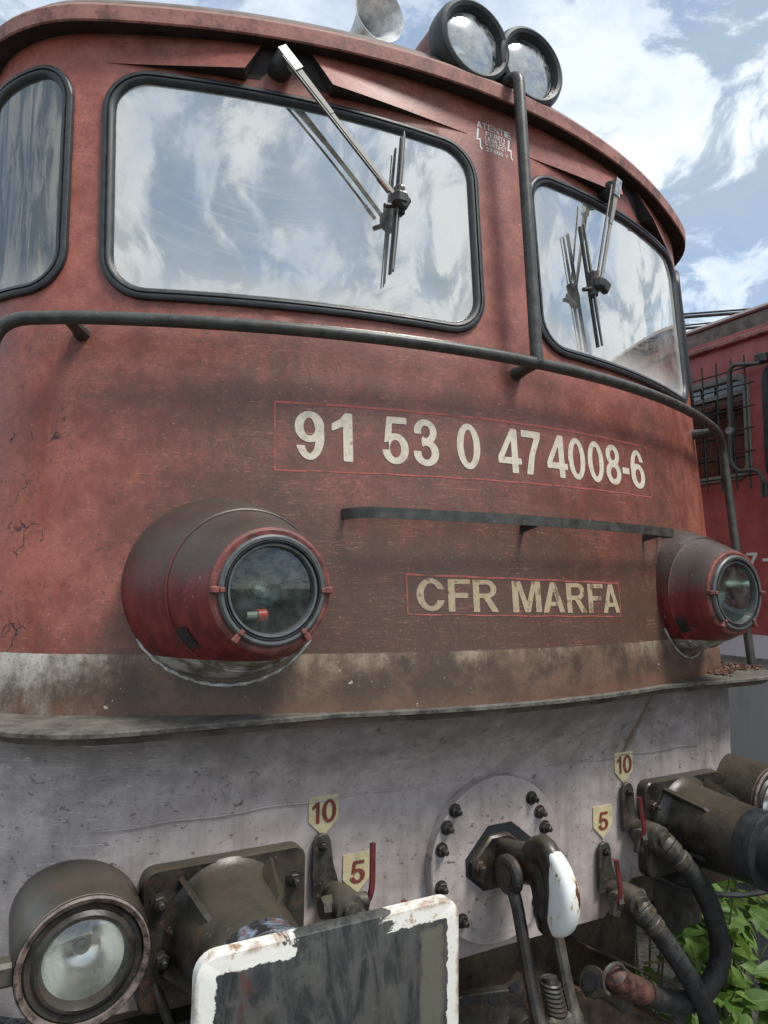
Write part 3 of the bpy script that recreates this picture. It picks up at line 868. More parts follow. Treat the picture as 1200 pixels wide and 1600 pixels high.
def lettering(name, items, mapper, mat, parent, split=False):
    b = MB(); last = None
    for ch, x0, x1, z0, z1 in items:
        if ch not in GC: GC[ch] = glyph(ch)
        V, Fc = GC[ch]
        mnx = min(q.x for q in V); mxx = max(q.x for q in V); mny = min(q.y for q in V); mxy = max(q.y for q in V)
        b.add([mapper(x0+(q.x-mnx)/(mxx-mnx)*(x1-x0), z0+(q.y-mny)/(mxy-mny)*(z1-z0)) for q in V], Fc)
        if split: last = b.build(name, mat, parent, False); b = MB()
    return last if split else b.build(name, mat, parent, False)
nose = lambda x, z: facex(x, z, .0013)
NUM = [('9', -.729, -.647), ('1', -.626, -.566), ('5', -.479, -.397), ('3', -.382, -.299), ('0', -.237, -.154), ('4', -.088, .004), ('7', .008, .089),
       ('4', .113, .207), ('0', .213, .297), ('0', .312, .398), ('8', .411, .500), ('-', .511, .556), ('6', .568, .665)]
items = []
for ch, a, b in NUM:
    t = (a+.73)/1.4; z1 = 2.402+.018*t; z0 = 2.258+.015*t
    if ch == '-': z0, z1 = 2.318, 2.341
    items.append((ch, a, b, z0, z1))
def outline(name, x0, x1, za, zb, zc, zd, wd, mat):
    """thin painted frame: (x0,za)-(x1,zb) lower edge, (x0,zc)-(x1,zd) upper edge"""
    b = MB()
    def seg(xa, zA, xb, zB, ddx, ddz, n):
        V = []; Fc = []
        for i in range(n+1):
            t = i/n; x = xa+(xb-xa)*t; z = zA+(zB-zA)*t
            j = .0015*math.sin(x*37+z*51)
            V += [facex(x, z+j, .0009), facex(x+ddx, z+ddz+j*.4, .0009)]
        for i in range(n): Fc.append([2*i, 2*i+1, 2*i+3, 2*i+2])
        b.add(V, Fc)
    seg(x0, za, x1, zb, 0, wd, 24); seg(x0, zc, x1, zd, 0, -wd*1.6, 24)
    seg(x0, za+wd, x0, zc-wd*1.6, wd, 0, 4); seg(x1, zb+wd, x1, zd-wd*1.6, -wd, 0, 4)
    return b.build(name, mat, loco, False)
nfr = outline('number_outline', -.785, .705, 2.222, 2.245, 2.427, 2.444, .0045, M['pinkline'])
cfr_ = outline('lettering_outline', -.421, .420, 1.824, 1.808, 1.941, 1.924, .0035, M['pinkline'])

lettering('digit', items, nose, M['num'], nfr, True)
CFR = [('C', -.391, -.304), ('F', -.292, -.217), ('R', -.209, -.122), ('M', -.069, .043), ('A', .049, .141), ('R', .152, .241), ('F', .252, .330), ('A', .325, .414)]
lettering('letter', [(c_, a, b, 1.834-.013*(a+.39)/.8, 1.928-.012*(a+.39)/.8) for c_, a, b in CFR], nose, M['cfr'], cfr_, True)
def line_items(txt, x0, x1, z0, z1, adv=None):
    W = {'I': .34, 'T': .9, '.': .28, ' ': .5, 'L': .82, ',': .3}
    tot = sum(W.get(c_, 1) for c_ in txt); out = []; x = x0
    for c_ in txt:
        ww = W.get(c_, 1)/tot*(x1-x0)
        if c_ == '.': out.append((c_, x+ww*.1, x+ww*.6, z0, z0+(z1-z0)*.16))
        elif c_ != ' ': out.append((c_, x+ww*.04, x+ww*.86, z0, z1))
        x += ww
    return out
st = line_items('ATENTIE', -.090, .062, 3.487, 3.511) + line_items('FERITI', -.055, .030, 3.464, 3.480) + line_items('LINIA DE', -.058, .034, 3.445, 3.461) \
    + line_items('CONTACT', -.058, .036, 3.426, 3.442) + line_items('27.000 V', -.056, .040, 3.403, 3.418)
wn = lettering('warning_stencil', st, nose, M['stencil'], loco); wn['kind'] = 'stuff'
for xb in (-.087, .046):
    pts = [(.006, .085), (.000, .045), (.012, .047), (.010, .012), (.016, .012), (.013, 0), (.006, .010), (.010+-.005, .012), (.006, .038), (-.008, .036), (-.002, .085)]
    b = MB().add([nose(xb+q[0], 3.40+q[1]*.95) for q in pts], [list(range(len(pts)))])
    b.build('warning_bolt_mark', M['stencil'], wn, False)

# step bar under the number
zs_ = 2.105
bar = [facex(-.600, zs_, .0), facex(-.575, zs_, .055)] + [facex(x, zs_, .088) for x in frange(-.54, .66, .1)] + [facex(.70, zs_, .060), facex(.715, zs_, .02)]
bar = fillet(bar, .03, 3)
V = []; Fc = []
for i, q in enumerate(bar):
    t = (bar[min(i+1, len(bar)-1)]-bar[max(i-1, 0)]); t.z = 0; t.normalize(); nn = Vector((t.y, -t.x, 0))
    for a, b_ in ((.004, -.015), (.004, .015), (-.004, .015), (-.004, -.015)): V.append(q+nn*a+Vector((0, 0, b_)))
for i in range(len(bar)-1):
    for j in range(4): Fc.append([i*4+j, i*4+(j+1) % 4, (i+1)*4+(j+1) % 4, (i+1)*4+j])
sb = mesh('step_bar', V, Fc, M['rail'], loco)
for x in (-.02, .60):
    a = facex(x, zs_-.022, 0); b_ = facex(x, zs_-.016, .086)
    MB().prism([(0, 0), (.086, .012), (.086, .018), (0, -.035+.06)], facex(x, zs_-.030, 0), (b_-a).normalized(), (0, 0, 1), .012).build('step_bracket', M['black'], sb, False)

# ---- headlights
def hex_outline(r, n=6, rot=0): return [(r*math.cos(2*math.pi*i/n+rot), r*math.sin(2*math.pi*i/n+rot)) for i in range(n)]
def bolt_mesh(r=.016, hgt=.02, stud=.016):
    b = MB()
    b.ring([(r*1.35, 0, 0, 0), (r*1.35, -.004, 0, 0)], 14, False, True)
    b.prism(hex_outline(r*1.1), (0, -.004-hgt*.6, 0), (1, 0, 0), (0, 0, 1), hgt*.6, .002)
    b.ring([(r*.55, -.004-hgt*.6, 0, 0), (r*.55, -.004-hgt*.6-stud, 0, 0), (r*.4, -.007-hgt*.6-stud, 0, 0)], 10, False, True)
    me = bpy.data.meshes.new('bolt'); me.from_pydata(b.v, [], b.f); me.update(); return me
BM = bolt_mesh(); BMS = bolt_mesh(.010, .014, .008)
BM.materials.append(M['black']); BMS.materials.append(M['black'])
def bolt(parent, loc, me=None, rot=0, name='bolt'):
    o = obj(name, me or BM, None, parent); o.location = loc; o.rotation_euler = (0, rot, 0); return o

def headlight(sg):
    bx, fx, zc = sg*.905, sg*.863, 1.893
    def P(r, y, t): return (r, y, bx+(fx-bx)*t, zc)
    b = MB().ring([P(.262, .14, 0), P(.248, .00, 0), P(.232, -.075, .3), P(.206, -.150, .55), P(.203, -.1525, .55)], 56)
    hl = b.build('headlight', M['house'], loco); hl['label'] = 'red conical lamp housing with dusty top' 
    MB().ring([P(.2035, -.148, .55), P(.2075, -.150, .55), P(.2075, -.154, .55), P(.2035, -.156, .56)], 56).build('seam_bead', M['house'], hl)
    pts = []
    for q in range(40):
        a = R(212+116*q/39); xx = bx+.251*math.cos(a); zz = zc+.251*math.sin(a); f_ = facex(xx, zz, .003); pts.append((f_.x, f_.y, zz+.0012*math.sin(q*2.1)))
    MB().tube(pts, [.0025+.0025*abs(math.sin(q*.9)) for q in range(40)], 7).build('sealant_bead', M['sealant'], hl)
    b = MB().ring([P(.200, -.145, .55), P(.203, -.154, .56), P(.200, -.157, .57), P(.176, -.225, .8), P(.160, -.262, .95), P(.152, -.276, 1)], 56)
    b.build('front_cone', M['house'], hl)
    b = MB().ring([P(.152, -.276, 1), P(.151, -.284, 1), P(.144, -.288, 1), P(.132, -.286, 1)], 56)
    b.build('flange', M['flange'], hl)
    b = MB().ring([P(.134, -.284, 1), P(.133, -.296, 1), P(.128, -.300, 1), P(.121, -.299, 1), P(.119, -.290, 1), P(.114, -.290, 1), P(.111, -.297, 1), P(.106, -.296, 1), P(.103, -.275, 1)], 48)
    b.build('lens_ring', M['ring'], hl)
    b = MB().ring([P(.120, -.2905, 1), P(.1185, -.3005, 1), P(.1165, -.3005, 1), P(.1145, -.2905, 1)], 48); b.build('lens_seal', M['rubber'], hl)
    b = MB().ring([P(.109, -.283, 1), P(.09, -.2865, 1), P(.06, -.289, 1), P(.02, -.2905, 1)], 40, False, True)
    b.build('lens', M['headlens'], hl)
    b = MB().ring([P(.110, -.278, 1), P(.106, -.24, 1), P(.092, -.19, 1), P(.06, -.155, 1), P(.022, -.145, 1)], 40, False, True)
    b.build('reflector', M['reflector'], hl)
    b = MB().ring([P(.018, -.146, 1), P(.018, -.17, 1), P(.023, -.185, 1), P(.020, -.208, 1), P(.006, -.216, 1)], 16, False, True)
    b.build('bulb', M['rooflens'], hl)
    if sg < 0:
        b = MB().tube([(fx-.055, -.262, zc-.062), (fx-.028, -.262, zc-.061)], .010, 10); b.build('spare_lamp', M['alu'], hl)
        b = MB().tube([(fx-.028, -.262, zc-.061), (fx-.008, -.262, zc-.060), (fx-.003, -.262, zc-.060)], [.0145, .0145, .009], 12); b.build('red_cap', M['capred'], hl)
    for an in (0, 180, 232, 308):
        a = R(an); c_ = Vector((fx+.142*math.cos(a), -.293, zc+.142*math.sin(a)))
        rot = Matrix.Rotation(-a, 3, 'Y')
        MB().box(c_, (.022, .020, .016), rot, .003).box(c_+Vector((-.017*math.cos(a), -.009, -.017*math.sin(a))), (.013, .008, .012), rot, .002).build('clip', M['flange'], hl, False)
    # finger notch low on the cone, its shade painted as a flat dark patch
    V = []; Fc = []
    rows_ = [(-.150, .2055, .55), (-.158, .2015, .57), (-.175, .1945, .63), (-.192, .1890, .69)]
    for y, r_, t in rows_:
        for q in range(6):
            a = R(208+3.6*q); V.append((bx+(fx-bx)*t+(r_+.0015)*math.cos(a), y-.0015, zc+(r_+.0015)*math.sin(a)))
    for q in range(len(rows_)-1):
        for w2 in range(5): Fc.append([q*6+w2, q*6+w2+1, (q+1)*6+w2+1, (q+1)*6+w2])
    mesh('finger_notch_shade', V, Fc, M['soot_shade'], hl)
headlight(-1); headlight(1)

# ---- roof lamps and horn
lm = MB()
lh = MB().box((0, .24, 3.70), (.30, .52, .18), None, .03).build('lamp_housing', M['roof'], loco)
for sg in (-1, 1):
    cx, cz, y0 = sg*.123, 3.765, -.062
    P = lambda r, y: (r, y0+y, cx, cz)
    lp_ = MB().ring([P(.133, .60), P(.136, .3), P(.140, .04), P(.140, .0)], 40, True).build('roof_lamp', M['lip'], lh)
    lp_.parent = loco; lp_['label'] = 'round roof lamp with thick black rubber rim'
    MB().ring([P(.139, .055), P(.148, .045), P(.151, .02), P(.149, -.012), P(.141, -.03), P(.130, -.036), P(.119, -.030), P(.112, -.012), P(.108, .012), P(.106, .03)], 44).build('rubber_rim', M['rubber'], lp_)
    MB().ring([P(.109, -.006), P(.09, -.011), P(.06, -.016), P(.02, -.019)], 36, False, True).build('lens', M['rooflens'], lp_)
    MB().ring([P(.107, .018), P(.10, .06), P(.07, .10), P(.02, .115)], 36, False, True).build('reflector', M['reflbright'], lp_)
hb = Vector((-.245, .40, 4.20))
ax_ = Vector((.10, -.99, -.06)).normalized()
pr_ = [(.022, .34), (.026, .24), (.040, .15), (.062, .08), (.090, .03), (.115, .004), (.118, 0), (.113, .003), (.085, .034), (.055, .085), (.034, .15), (.018, .24)]
u_ = ax_.cross(Vector((0, 0, 1))).normalized(); w_ = u_.cross(ax_)
V = []; Fc = []; sg_n = 32
for r_, t in pr_:
    for i in range(sg_n):
        a = 2*math.pi*i/sg_n; V.append(hb-ax_*t+(u_*math.cos(a)+w_*math.sin(a))*r_)
for j in range(len(pr_)-1):
    for i in range(sg_n): Fc.append([j*sg_n+i, j*sg_n+(i+1) % sg_n, (j+1)*sg_n+(i+1) % sg_n, (j+1)*sg_n+i])
hn = mesh('horn', V, Fc, M['horn'], loco, True, 40)
MB().tube([hb-ax_*.26, hb-ax_*.26+Vector((-.02, 0, -.36))], .022, 10).build('horn_stand', M['black'], hn)
MB().box(hb-ax_*.30, (.06, .10, .06), None, .01).build('horn_driver', M['black'], hn)

# ---- wipers
def wiper(sg_piv, tip, blade_a, blade_b, rod_a, rod_b):
    pv, tp = Vector(sg_piv), Vector(tip)
    d1 = (tp-pv).normalized(); kn = pv+(tp-pv)*.40
    sx = d1.cross(Vector((0, -1, 0))).normalized(); ny = sx.cross(d1)
    def bar(a, b, wa, wb, ta, tb):
        V = []
        for q, ww, tt in ((a, wa, ta), (b, wb, tb)):
            V += [q-sx*ww-ny*tt, q+sx*ww-ny*tt, q+sx*ww+ny*tt, q-sx*ww+ny*tt]
        return V, [[0, 1, 2, 3], [7, 6, 5, 4], [0, 4, 5, 1], [1, 5, 6, 2], [2, 6, 7, 3], [3, 7, 4, 0]]
    b = MB(); b.add(*bar(pv, kn, .011, .007, .008, .006)); b.add(*bar(kn-d1*.01, tp, .0065, .0055, .004, .004))
    wp = b.build('wiper', M['alu'], loco, False)
    MB().add(*bar(pv-d1*.03, pv+d1*.055, .015, .015, .012, .012)).build('arm_head', M['steel'], wp, False)
    base = pv.copy(); base.y += .085
    MB().ring([(.036, base.y, pv.x, pv.z), (.034, pv.y+.02, pv.x, pv.z), (.020, pv.y-.005, pv.x, pv.z)], 18, False, True).build('pivot', M['rubber'], wp)
    ra, rb = Vector(rod_a), Vector(rod_b)
    MB().tube([ra, ra+(rb-ra)*.92], .0042, 8).build('link_rod', M['black'], wp)
    MB().tube([ra+(rb-ra)*.90, rb], .0065, 8).build('rod_end', M['redcap'], wp)
    ba, bb = Vector(blade_a), Vector(blade_b); mid = (ba+bb)/2
    t = (bb-ba).normalized(); o = Vector((0, -1, 0)); q = t.cross(o).normalized()
    b = MB()
    for (off, w1, dd) in ((.010, .0055, .007), (-.010, .0035, .012)):
        V = []
        for i in range(9):
            f = i/8; c_ = ba+(bb-ba)*f + o*off; kk = (1-abs(2*f-1)**2*.65) if off > 0 else 1
            V += [c_-q*w1*kk-o*dd*.5, c_+q*w1*kk-o*dd*.5, c_+q*w1*kk+o*dd*.5, c_-q*w1*kk+o*dd*.5]
        Fc = [[i*4+j, i*4+(j+1) % 4, (i+1)*4+(j+1) % 4, (i+1)*4+j] for i in range(8) for j in range(4)]+[[0, 1, 2, 3], [35, 34, 33, 32]]
        b.add(V, Fc)
    b.build('blade', M['rubber'], wp, False)
    MB().tube([ba+o*.02+q*.007, bb+o*.02+q*.007], .0022, 6).build('blade_spine', M['alu'], wp)
    MB().box((tp+mid)/2+o*.01, (.05, .05, .05), None, .012).box(tp+Vector((.012, -.006, -.006)), (.045, .028, .050), Matrix.Rotation(.5, 3, 'Y'), .008).box(mid+o*.012, (.034, .03, .10), None, .008).build('blade_holder', M['black'], wp)
    MB().tube([(mid+o*.015)+Vector((-.012, 0, -.02)), mid+o*.02+Vector((-.055, 0, -.035))], .008, 8).build('holder_arm', M['black'], wp)
    return wp
wiper((-.767, -.004, 3.508), (-.431, -.107, 3.092), (-.394, -.068, 3.338), (-.450, -.104, 2.853), (-.785, -.012, 3.497), (-.468, -.111, 3.104))
wiper((.560, -.062, 3.451), (.404, -.121, 2.998), (.352, -.085, 3.226), (.399, -.118, 2.767), (.512, -.083, 3.431), (.380, -.125, 3.005))

# ---- marker lamps low on the apron
def marker(sg):
    cx, cz = sg*1.226, 1.082
    P = lambda r, y: (r, y, cx, cz)
    b = MB().ring([P(.147, .25), P(.146, .0), P(.143, -.12), P(.136, -.155), P(.139, -.168)], 48)
    mk = b.build('marker_lamp', M['olive'], loco); mk['label'] = 'round dark marker lamp can low on the apron'
    MB().ring([P(.137, -.155), P(.1375, -.172), P(.134, -.176), P(.124, -.172), P(.123, -.160)], 48).build('rusty_rim', M['rim'], mk)
    MB().ring([P(.1235, -.162), P(.118, -.168), P(.107, -.166), P(.099, -.175), P(.092, -.176), P(.087, -.166), P(.084, -.150)], 48).build('bezel', M['black'], mk)
    MB().ring([P(.086, -.152), P(.07, -.160), P(.045, -.165), P(.015, -.167)], 36, False, True).build('lens', M['marklens'], mk)
    MB().ring([P(.085, -.148), P(.080, -.115), P(.062, -.078), P(.036, -.060), P(.014, -.055)], 40, False, True).build('reflector', M['reflbright'], mk)
    MB().ring([P(.020, -.056), P(.022, -.085), P(.016, -.090), P(.016, -.098), P(.006, -.100)], 20, False, True).build('bulb_holder', M['steel'], mk)
    MB().box((cx+sg*.19, -.11, cz-.01), (.13, .05, .05), None, .008).build('bracket_arm', M['cast'], mk, False)
marker(-1); marker(1)

# ---- buffers
def rounded_rect(hw, hh, r, n=5):
    out = []
    for cx, cy, a0 in ((hw-r, hh-r, 0), (-hw+r, hh-r, 90), (-hw+r, -hh+r, 180), (hw-r, -hh+r, 270)):
        for i in range(n+1): a = R(a0+90*i/n); out.append((cx+r*math.cos(a), cy+r*math.sin(a)))
    return out
def buffer(sg):
    cx, cz = sg*.875, 1.035
    bp = MB().prism(rounded_rect(.214, .168, .035), (cx, -.042, cz-.005), (1, 0, 0), (0, 0, 1), .045, .005).build('buffer', M['olive'], loco)
    bp['label'] = 'black buffer with a rectangular head'
    P = lambda r, y: (r, y, cx, cz)
    MB().ring([P(.165, -.040), P(.150, -.052), P(.140, -.075), P(.130, -.20), P(.123, -.312)], 44).build('buffer_housing', M['olive'], bp)
    MB().ring([P(.094, -.36), P(.092, -.62)], 32).build('plunger', M['rust'] if sg < 0 else M['rubber'], bp)
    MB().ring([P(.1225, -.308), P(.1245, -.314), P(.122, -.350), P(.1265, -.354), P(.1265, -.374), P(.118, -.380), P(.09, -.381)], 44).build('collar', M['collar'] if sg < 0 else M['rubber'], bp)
    for an in (50, 130, 205, 335):
        a = R(an); d_ = Vector((math.cos(a), 0, math.sin(a)))
        MB().prism([(.120, 0), (.185, 0), (.142, .15), (.118, .17)], (cx, -.044, cz) + 0*d_ if False else Vector((cx, -.044, cz)), d_, (0, -1, 0), .012).build('rib', M['olive'], bp, False)
    for x, z in ((-.172, .088), (-.144, .019), (-.160, -.048), (.178, .080), (.168, -.06)):
        bolt(bp, (cx+x*(1 if sg < 0 else -1), -.042, cz+z), BM if abs(z) > .03 else BMS, random.random())
    hd = MB()
    ol = rounded_rect(.268, .175, .038, 6); n = len(ol)
    V = []; Fc = []
    def dish(p): return -.018*(1-min(1, (p[0]/.268)**2*.5+(p[1]/.175)**2*.5))
    levels = [(1.0, .026), (1.0, .004), (.985, 0.0), (.85, 0), (.6, 0), (.3, 0), (.05, 0)]
    for kk, off in levels:
        for q in ol: V.append((q[0]*kk, off+(dish((q[0]*kk, q[1]*kk)) if off < .02 else 0), q[1]*kk))
    for j in range(len(levels)-1):
        for i in range(n): Fc.append([j*n+i, j*n+(i+1) % n, (j+1)*n+(i+1) % n, (j+1)*n+i])
    Fc.append([(len(levels)-1)*n+i for i in range(n)]); Fc.append(list(range(n))[::-1])
    h_ = mesh('buffer_head', V, Fc, M['bufface'], bp, True, 40); h_.location = (sg*.832 if sg < 0 else .875, -.636, 1.098)
    h_['label'] = 'rectangular black buffer head with worn white border'
buffer(-1); buffer(1)
# patch of old paint on the near buffer neck
# ---- draw gear
P = lambda r, y: (r, y, 0, 1.047)
dsc = MB().ring([P(.254, .0), P(.254, -.036), P(.250, -.040)], 64, False, True).build('drawgear_plate', M['grey'], loco)
for x, z in ((-.172, 1.219), (-.202, 1.173), (-.220, 1.111), (-.222, 1.002), (-.146, .892), (.129, 1.218), (.163, 1.169), (.184, 1.118), (.205, 1.0), (.150, .892)):
    bolt(dsc, (x, -.040, z), BM, random.random())
oc = [(.130, -.045), (.130, .045), (.048, .108), (-.045, .108), (-.132, .020), (-.130, -.03), (-.064, -.085), (.06, -.085)]
MB().prism(oc, (0, -.041, 1.047), (1, 0, 0), (0, 0, 1), .012).build('hook_opening', M['dark'], dsc, False)
oc2 = [(q[0]*.80, q[1]*.80) for q in oc]
hg = MB().prism(oc2, (-.012, -.062, 1.042), (1, 0, 0), (0, 0, 1), .03, .006).build('hook_guide', M['olive'], dsc)
bolt(hg, (-.098, -.060, 1.05), BM); bolt(hg, (.085, -.060, 1.05), BM)
# hook body: swept in the Y-Z plane
def ribbon(path, thick, half, name, mat, parent, seg=10):
    """rounded bar following a centreline in the Y-Z plane with in-plane radius thick[i] and half width half[i]"""
    P_ = catmull([(0, a, b) for a, b in path], 5)
    lerp = lambda L: [q.x for q in catmull([(q, 0, 0) for q in L], 5)]
    thick, half = lerp(thick), lerp(half)
    n = len(P_); V = []; Fc = []
    for i in range(n):
        t = (P_[min(i+1, n-1)]-P_[max(i-1, 0)]).normalized(); nn = Vector((0, -t.z, t.y))
        for j in range(seg):
            a = 2*math.pi*j/seg; c_, s2 = math.cos(a), math.sin(a)
            sc = lambda q: math.copysign(abs(q)**.7, q)
            V.append(P_[i]+nn*thick[i]*sc(s2)+Vector((half[i]*sc(c_), 0, 0)))
    for i in range(n-1):
        for j in range(seg): Fc.append([i*seg+j, i*seg+(j+1) % seg, (i+1)*seg+(j+1) % seg, (i+1)*seg+j])
    Fc += [list(range(seg))[::-1], [(n-1)*seg+j for j in range(seg)]]
    return mesh(name, V, Fc, mat, parent, True, 50)
hk = ribbon([(.02, 1.06), (-.08, 1.065), (-.15, 1.075), (-.205, 1.085), (-.250, 1.06), (-.268, 1.0), (-.262, .955), (-.245, .925)],
            [.055, .055, .058, .058, .055, .052, .045, .02], [.032]*7+[.02], 'draw_hook', M['olive'], loco)
ribbon([(-.266, 1.150), (-.288, 1.138), (-.316, 1.098), (-.330, 1.045), (-.322, .992), (-.302, .955), (-.286, .944)],
       [.008, .024, .040, .048, .045, .032, .010], [.012, .024, .030, .033, .033, .029, .016], 'hook_nose', M['white'], hk, 22)
ribbon([(-.205, 1.10), (-.250, 1.135), (-.285, 1.10), (-.300, 1.04), (-.29, .975), (-.265, .935)], [.05, .05, .045, .045, .045, .03], [.031]*6, 'hook_bend', M['olive'], hk)
cpn = MB().ring([(.030, 0, 0, 0), (.030, .16, 0, 0)], 18, True, True)
cv = [Vector((q[1]-.08, -.165, 1.055)) + Vector((0, q[0], q[2])) for q in cpn.v]
cp_o = mesh('coupling_pin', cv, cpn.f, M['black'], hk, True, 40)
for sx in (-1, 1):
    x = sx*.062
    ey = MB()
    V = []
    ring_pts = []
    for i in range(25):
        a = 2*math.pi*i/24; ring_pts.append((x, -.165+.040*math.cos(a), 1.055+.040*math.sin(a)))
    ey.tube(ring_pts, .018, 10)
    ey.tube(catmull([(x, -.185, 1.018), (x, -.205, .975), (x, -.238, .87), (x, -.272, .764), (x*.98, -.300, .70), (x*.9, -.31, .66)], 4), [.020]*4+[.019]*8+[.020]*4+[.026]*5, 10)
    ey.build('coupling_link', M['black'] if sx < 0 else M['cast'], hk)
pts = []
for i in range(24*7+1):
    a = 2*math.pi*i/24; t = i/(24*7); pts.append((.026*math.cos(a)+.004, -.262-.030*t+.026*math.sin(a)*.98, .792-.070*t))
scw = MB().tube([(.004, -.262, .80), (.004, -.293, .72)], .022, 14).tube(pts, .0055, 6).build('coupling_screw', M['black'], hk)
MB().box((.004, -.300, .675), (.085, .060, .085), Matrix.Rotation(-.35, 3, 'X'), .010).build('trunnion_block', M['cast'], hk)
MB().ring([(.040, -.185, -.045, .652), (.040, -.225, -.05, .652), (.034, -.23, -.05, .652)], 20, True, True).build('swivel_boss', M['cast'], hk)
bolt(hk, (.085, -.315, .672), BMS)

# ---- distance tags 10 and 5
def tagplate(x, ztop, txt):
    w2, h1 = .0455, .112
    t = MB().prism([(-w2, 0), (-w2, -h1*.60), (0, -h1), (w2, -h1*.60), (w2, 0)][::1], (x, -.0045, ztop), (1, 0, 0), (0, 0, 1), .004).build('pipe_tag', M['cream'], loco, False)
    flat = lambda a, b: Vector((a, -.0065, b))
    if txt == '10':
        it = [('1', x-.036, x-.014, ztop-.074, ztop-.012), ('0', x-.006, x+.038, ztop-.075, ztop-.011)]
    else:
        it = [('5', x-.024, x+.024, ztop-.082, ztop-.020)]
    lettering('tag_numeral', it, flat, M['tagred'], t, True)
tagplate(-.594, 1.308, '10'); tagplate(.594, 1.308, '10'); tagplate(-.485, 1.133, '5'); tagplate(.485, 1.133, '5')

# ---- brake cocks and hoses
def cock(x, z, lever, mirror=1, shade='cast'):
    """x,z: bolt of the bracket strap; valve hangs below"""
    st_ = MB().prism([(-.026, .010), (-.018, .026), (0, .033), (.018, .026), (.026, .010), (.034, -.05), (.050, -.10), (.045, -.135), (-.026, -.135), (-.030, -.06)], (x, -.022, z), (1, 0, 0), (0, 0, 1), .012, .002).build('brake_cock', M['cast'], loco)
    bolt(st_, (x, -.022, z), BMS)
    vz = z-.135
    MB().ring([(.036, -.02, x+.035, vz), (.038, -.05, x+.035, vz), (.044, -.06, x+.035, vz), (.046, -.11, x+.035, vz), (.040, -.135, x+.035, vz), (.026, -.14, x+.035, vz), (.026, -.155, x+.035, vz)], 22, False, True).build('valve_body', M[shade], st_)
    MB().tube([(x-.030, -.085, vz), (x-.012, -.085, vz), (x+.02, -.085, vz)], [.028, .031, .031], 8).build('valve_plug', M[shade], st_)
    MB().tube([(x+.06, -.085, vz), (x+.105, -.085, vz-.004)], .022, 12).build('valve_stem', M[shade], st_)
    if lever == 'out':
        pts = fillet([(x+.088, -.09, vz-.035), (x+.112, -.10, vz+.008), (x+.118, -.10, vz+.04), (x+.118, -.10, vz+.150)], .02, 4)
    else:
        pts = fillet([(x-.030, -.10, vz+.0), (x-.020, -.11, vz+.03), (x-.040, -.11, vz+.145), (x-.052, -.108, vz+.147)], .012, 4)
    V = []; Fc = []
    for q in pts: V += [q+Vector((-.007, -.004, 0)), q+Vector((.007, -.004, 0)), q+Vector((.007, .006, 0)), q+Vector((-.007, .006, 0))]
    for i in range(len(pts)-1):
        for j in range(4): Fc.append([i*4+j, i*4+(j+1) % 4, (i+1)*4+(j+1) % 4, (i+1)*4+j])
    Fc += [[0, 1, 2, 3], [4*len(pts)-1-q for q in range(4)]]
    mesh('lever', V, Fc, M['redhandle'], st_)
    MB().box((x+(.09 if lever == 'out' else -.026), -.092, vz-.022), (.036, .024, .052), Matrix.Rotation(.3, 3, 'Y'), .005).build('lever_yoke', M['black'], st_)
    return st_, vz
cL, vz = cock(-.603, 1.177, 'out')
MB().tube(catmull([(-.560, -.12, vz-.01), (-.53, -.17, vz-.05), (-.50, -.22, vz-.16), (-.49, -.24, vz-.3)], 6), .030, 14).build('hose', M['hose'], cL)
cL5, vz5 = cock(-.480, .985, 'out')
MB().tube([(-.382, -.10, .95), (-.382, -.10, 1.018)], .010, 8).build('lever_tip', M['redhandle'], cL5)
c10, vz = cock(.594, 1.172, 'in')
# hose with its collars from the outer right hand cock, looping down to the parked coupling head
h1 = catmull([(.640, -.115, 1.03), (.668, -.150, .990), (.745, -.19, .890), (.810, -.20, .752), (.840, -.19, .625), (.790, -.17, .525), (.690, -.16, .505), (.590, -.15, .535), (.510, -.15, .575)], 7)
hr1 = catmull(h1[6:], 4)
MB().tube(hr1, [.034+(.0009 if q % 3 == 0 else 0) for q in range(len(hr1))], 16).build('brake_hose', M['hose'], c10)
for i, rr in ((3, .042), (6, .040), (9, .039)):
    q = h1[i]; t = (h1[i+1]-h1[i-1]).normalized(); MB().tube([q-t*.016, q-t*.012, q+t*.012, q+t*.016], [rr*.92, rr, rr, rr*.92], 12).build('hose_clamp', M['cast'], c10)
MB().tube(h1[0:8], .034, 14).build('hose_nipple', M['cast'], c10)
dmy = MB().tube([(.520, -.15, .572), (.49, -.15, .586), (.44, -.15, .612), (.40, -.15, .635), (.375, -.15, .665), (.37, -.15, .678)], [.036, .040, .040, .045, .040, .022], 14).build('coupling_head', M['redcap'], c10)
MB().tube([(.530, -.15, .568), (.515, -.15, .576)], .041, 14).build('head_collar', M['black'], dmy)
hook_r = []
for i in range(20):
    a = R(-40+280*i/19); hook_r.append((.352+.05*math.cos(a), -.17, .665+.045*math.sin(a)))
MB().tube(hook_r, .007, 8).build('coupling_horn', M['cast'], dmy)
dm2 = MB().tube([(.322, -.10, .632), (.34, -.10, .622), (.36, -.10, .61), (.42, -.10, .57), (.47, -.10, .53)], [.048, .046, .034, .033, .033], 14).build('dummy_socket', M['cast'], loco)
MB().tube([(.318, -.10, .634), (.321, -.10, .632)], .030, 14).build('socket_mouth', M['dark'], dm2)
c5, vz = cock(.475, .985, 'in', shade='steel' if False else 'cast')
h2 = catmull([(.515, -.115, .845), (.530, -.14, .815), (.575, -.17, .745), (.650, -.20, .630), (.725, -.21, .510), (.765, -.20, .40), (.775, -.18, .26), (.72, -.15, .18), (.62, -.1, .22)], 7)
hr2 = catmull(h2[8:], 4)
MB().tube(hr2, [.033+(.0009 if q % 3 == 0 else 0) for q in range(len(hr2))], 16).build('brake_hose', M['hose'], c5)
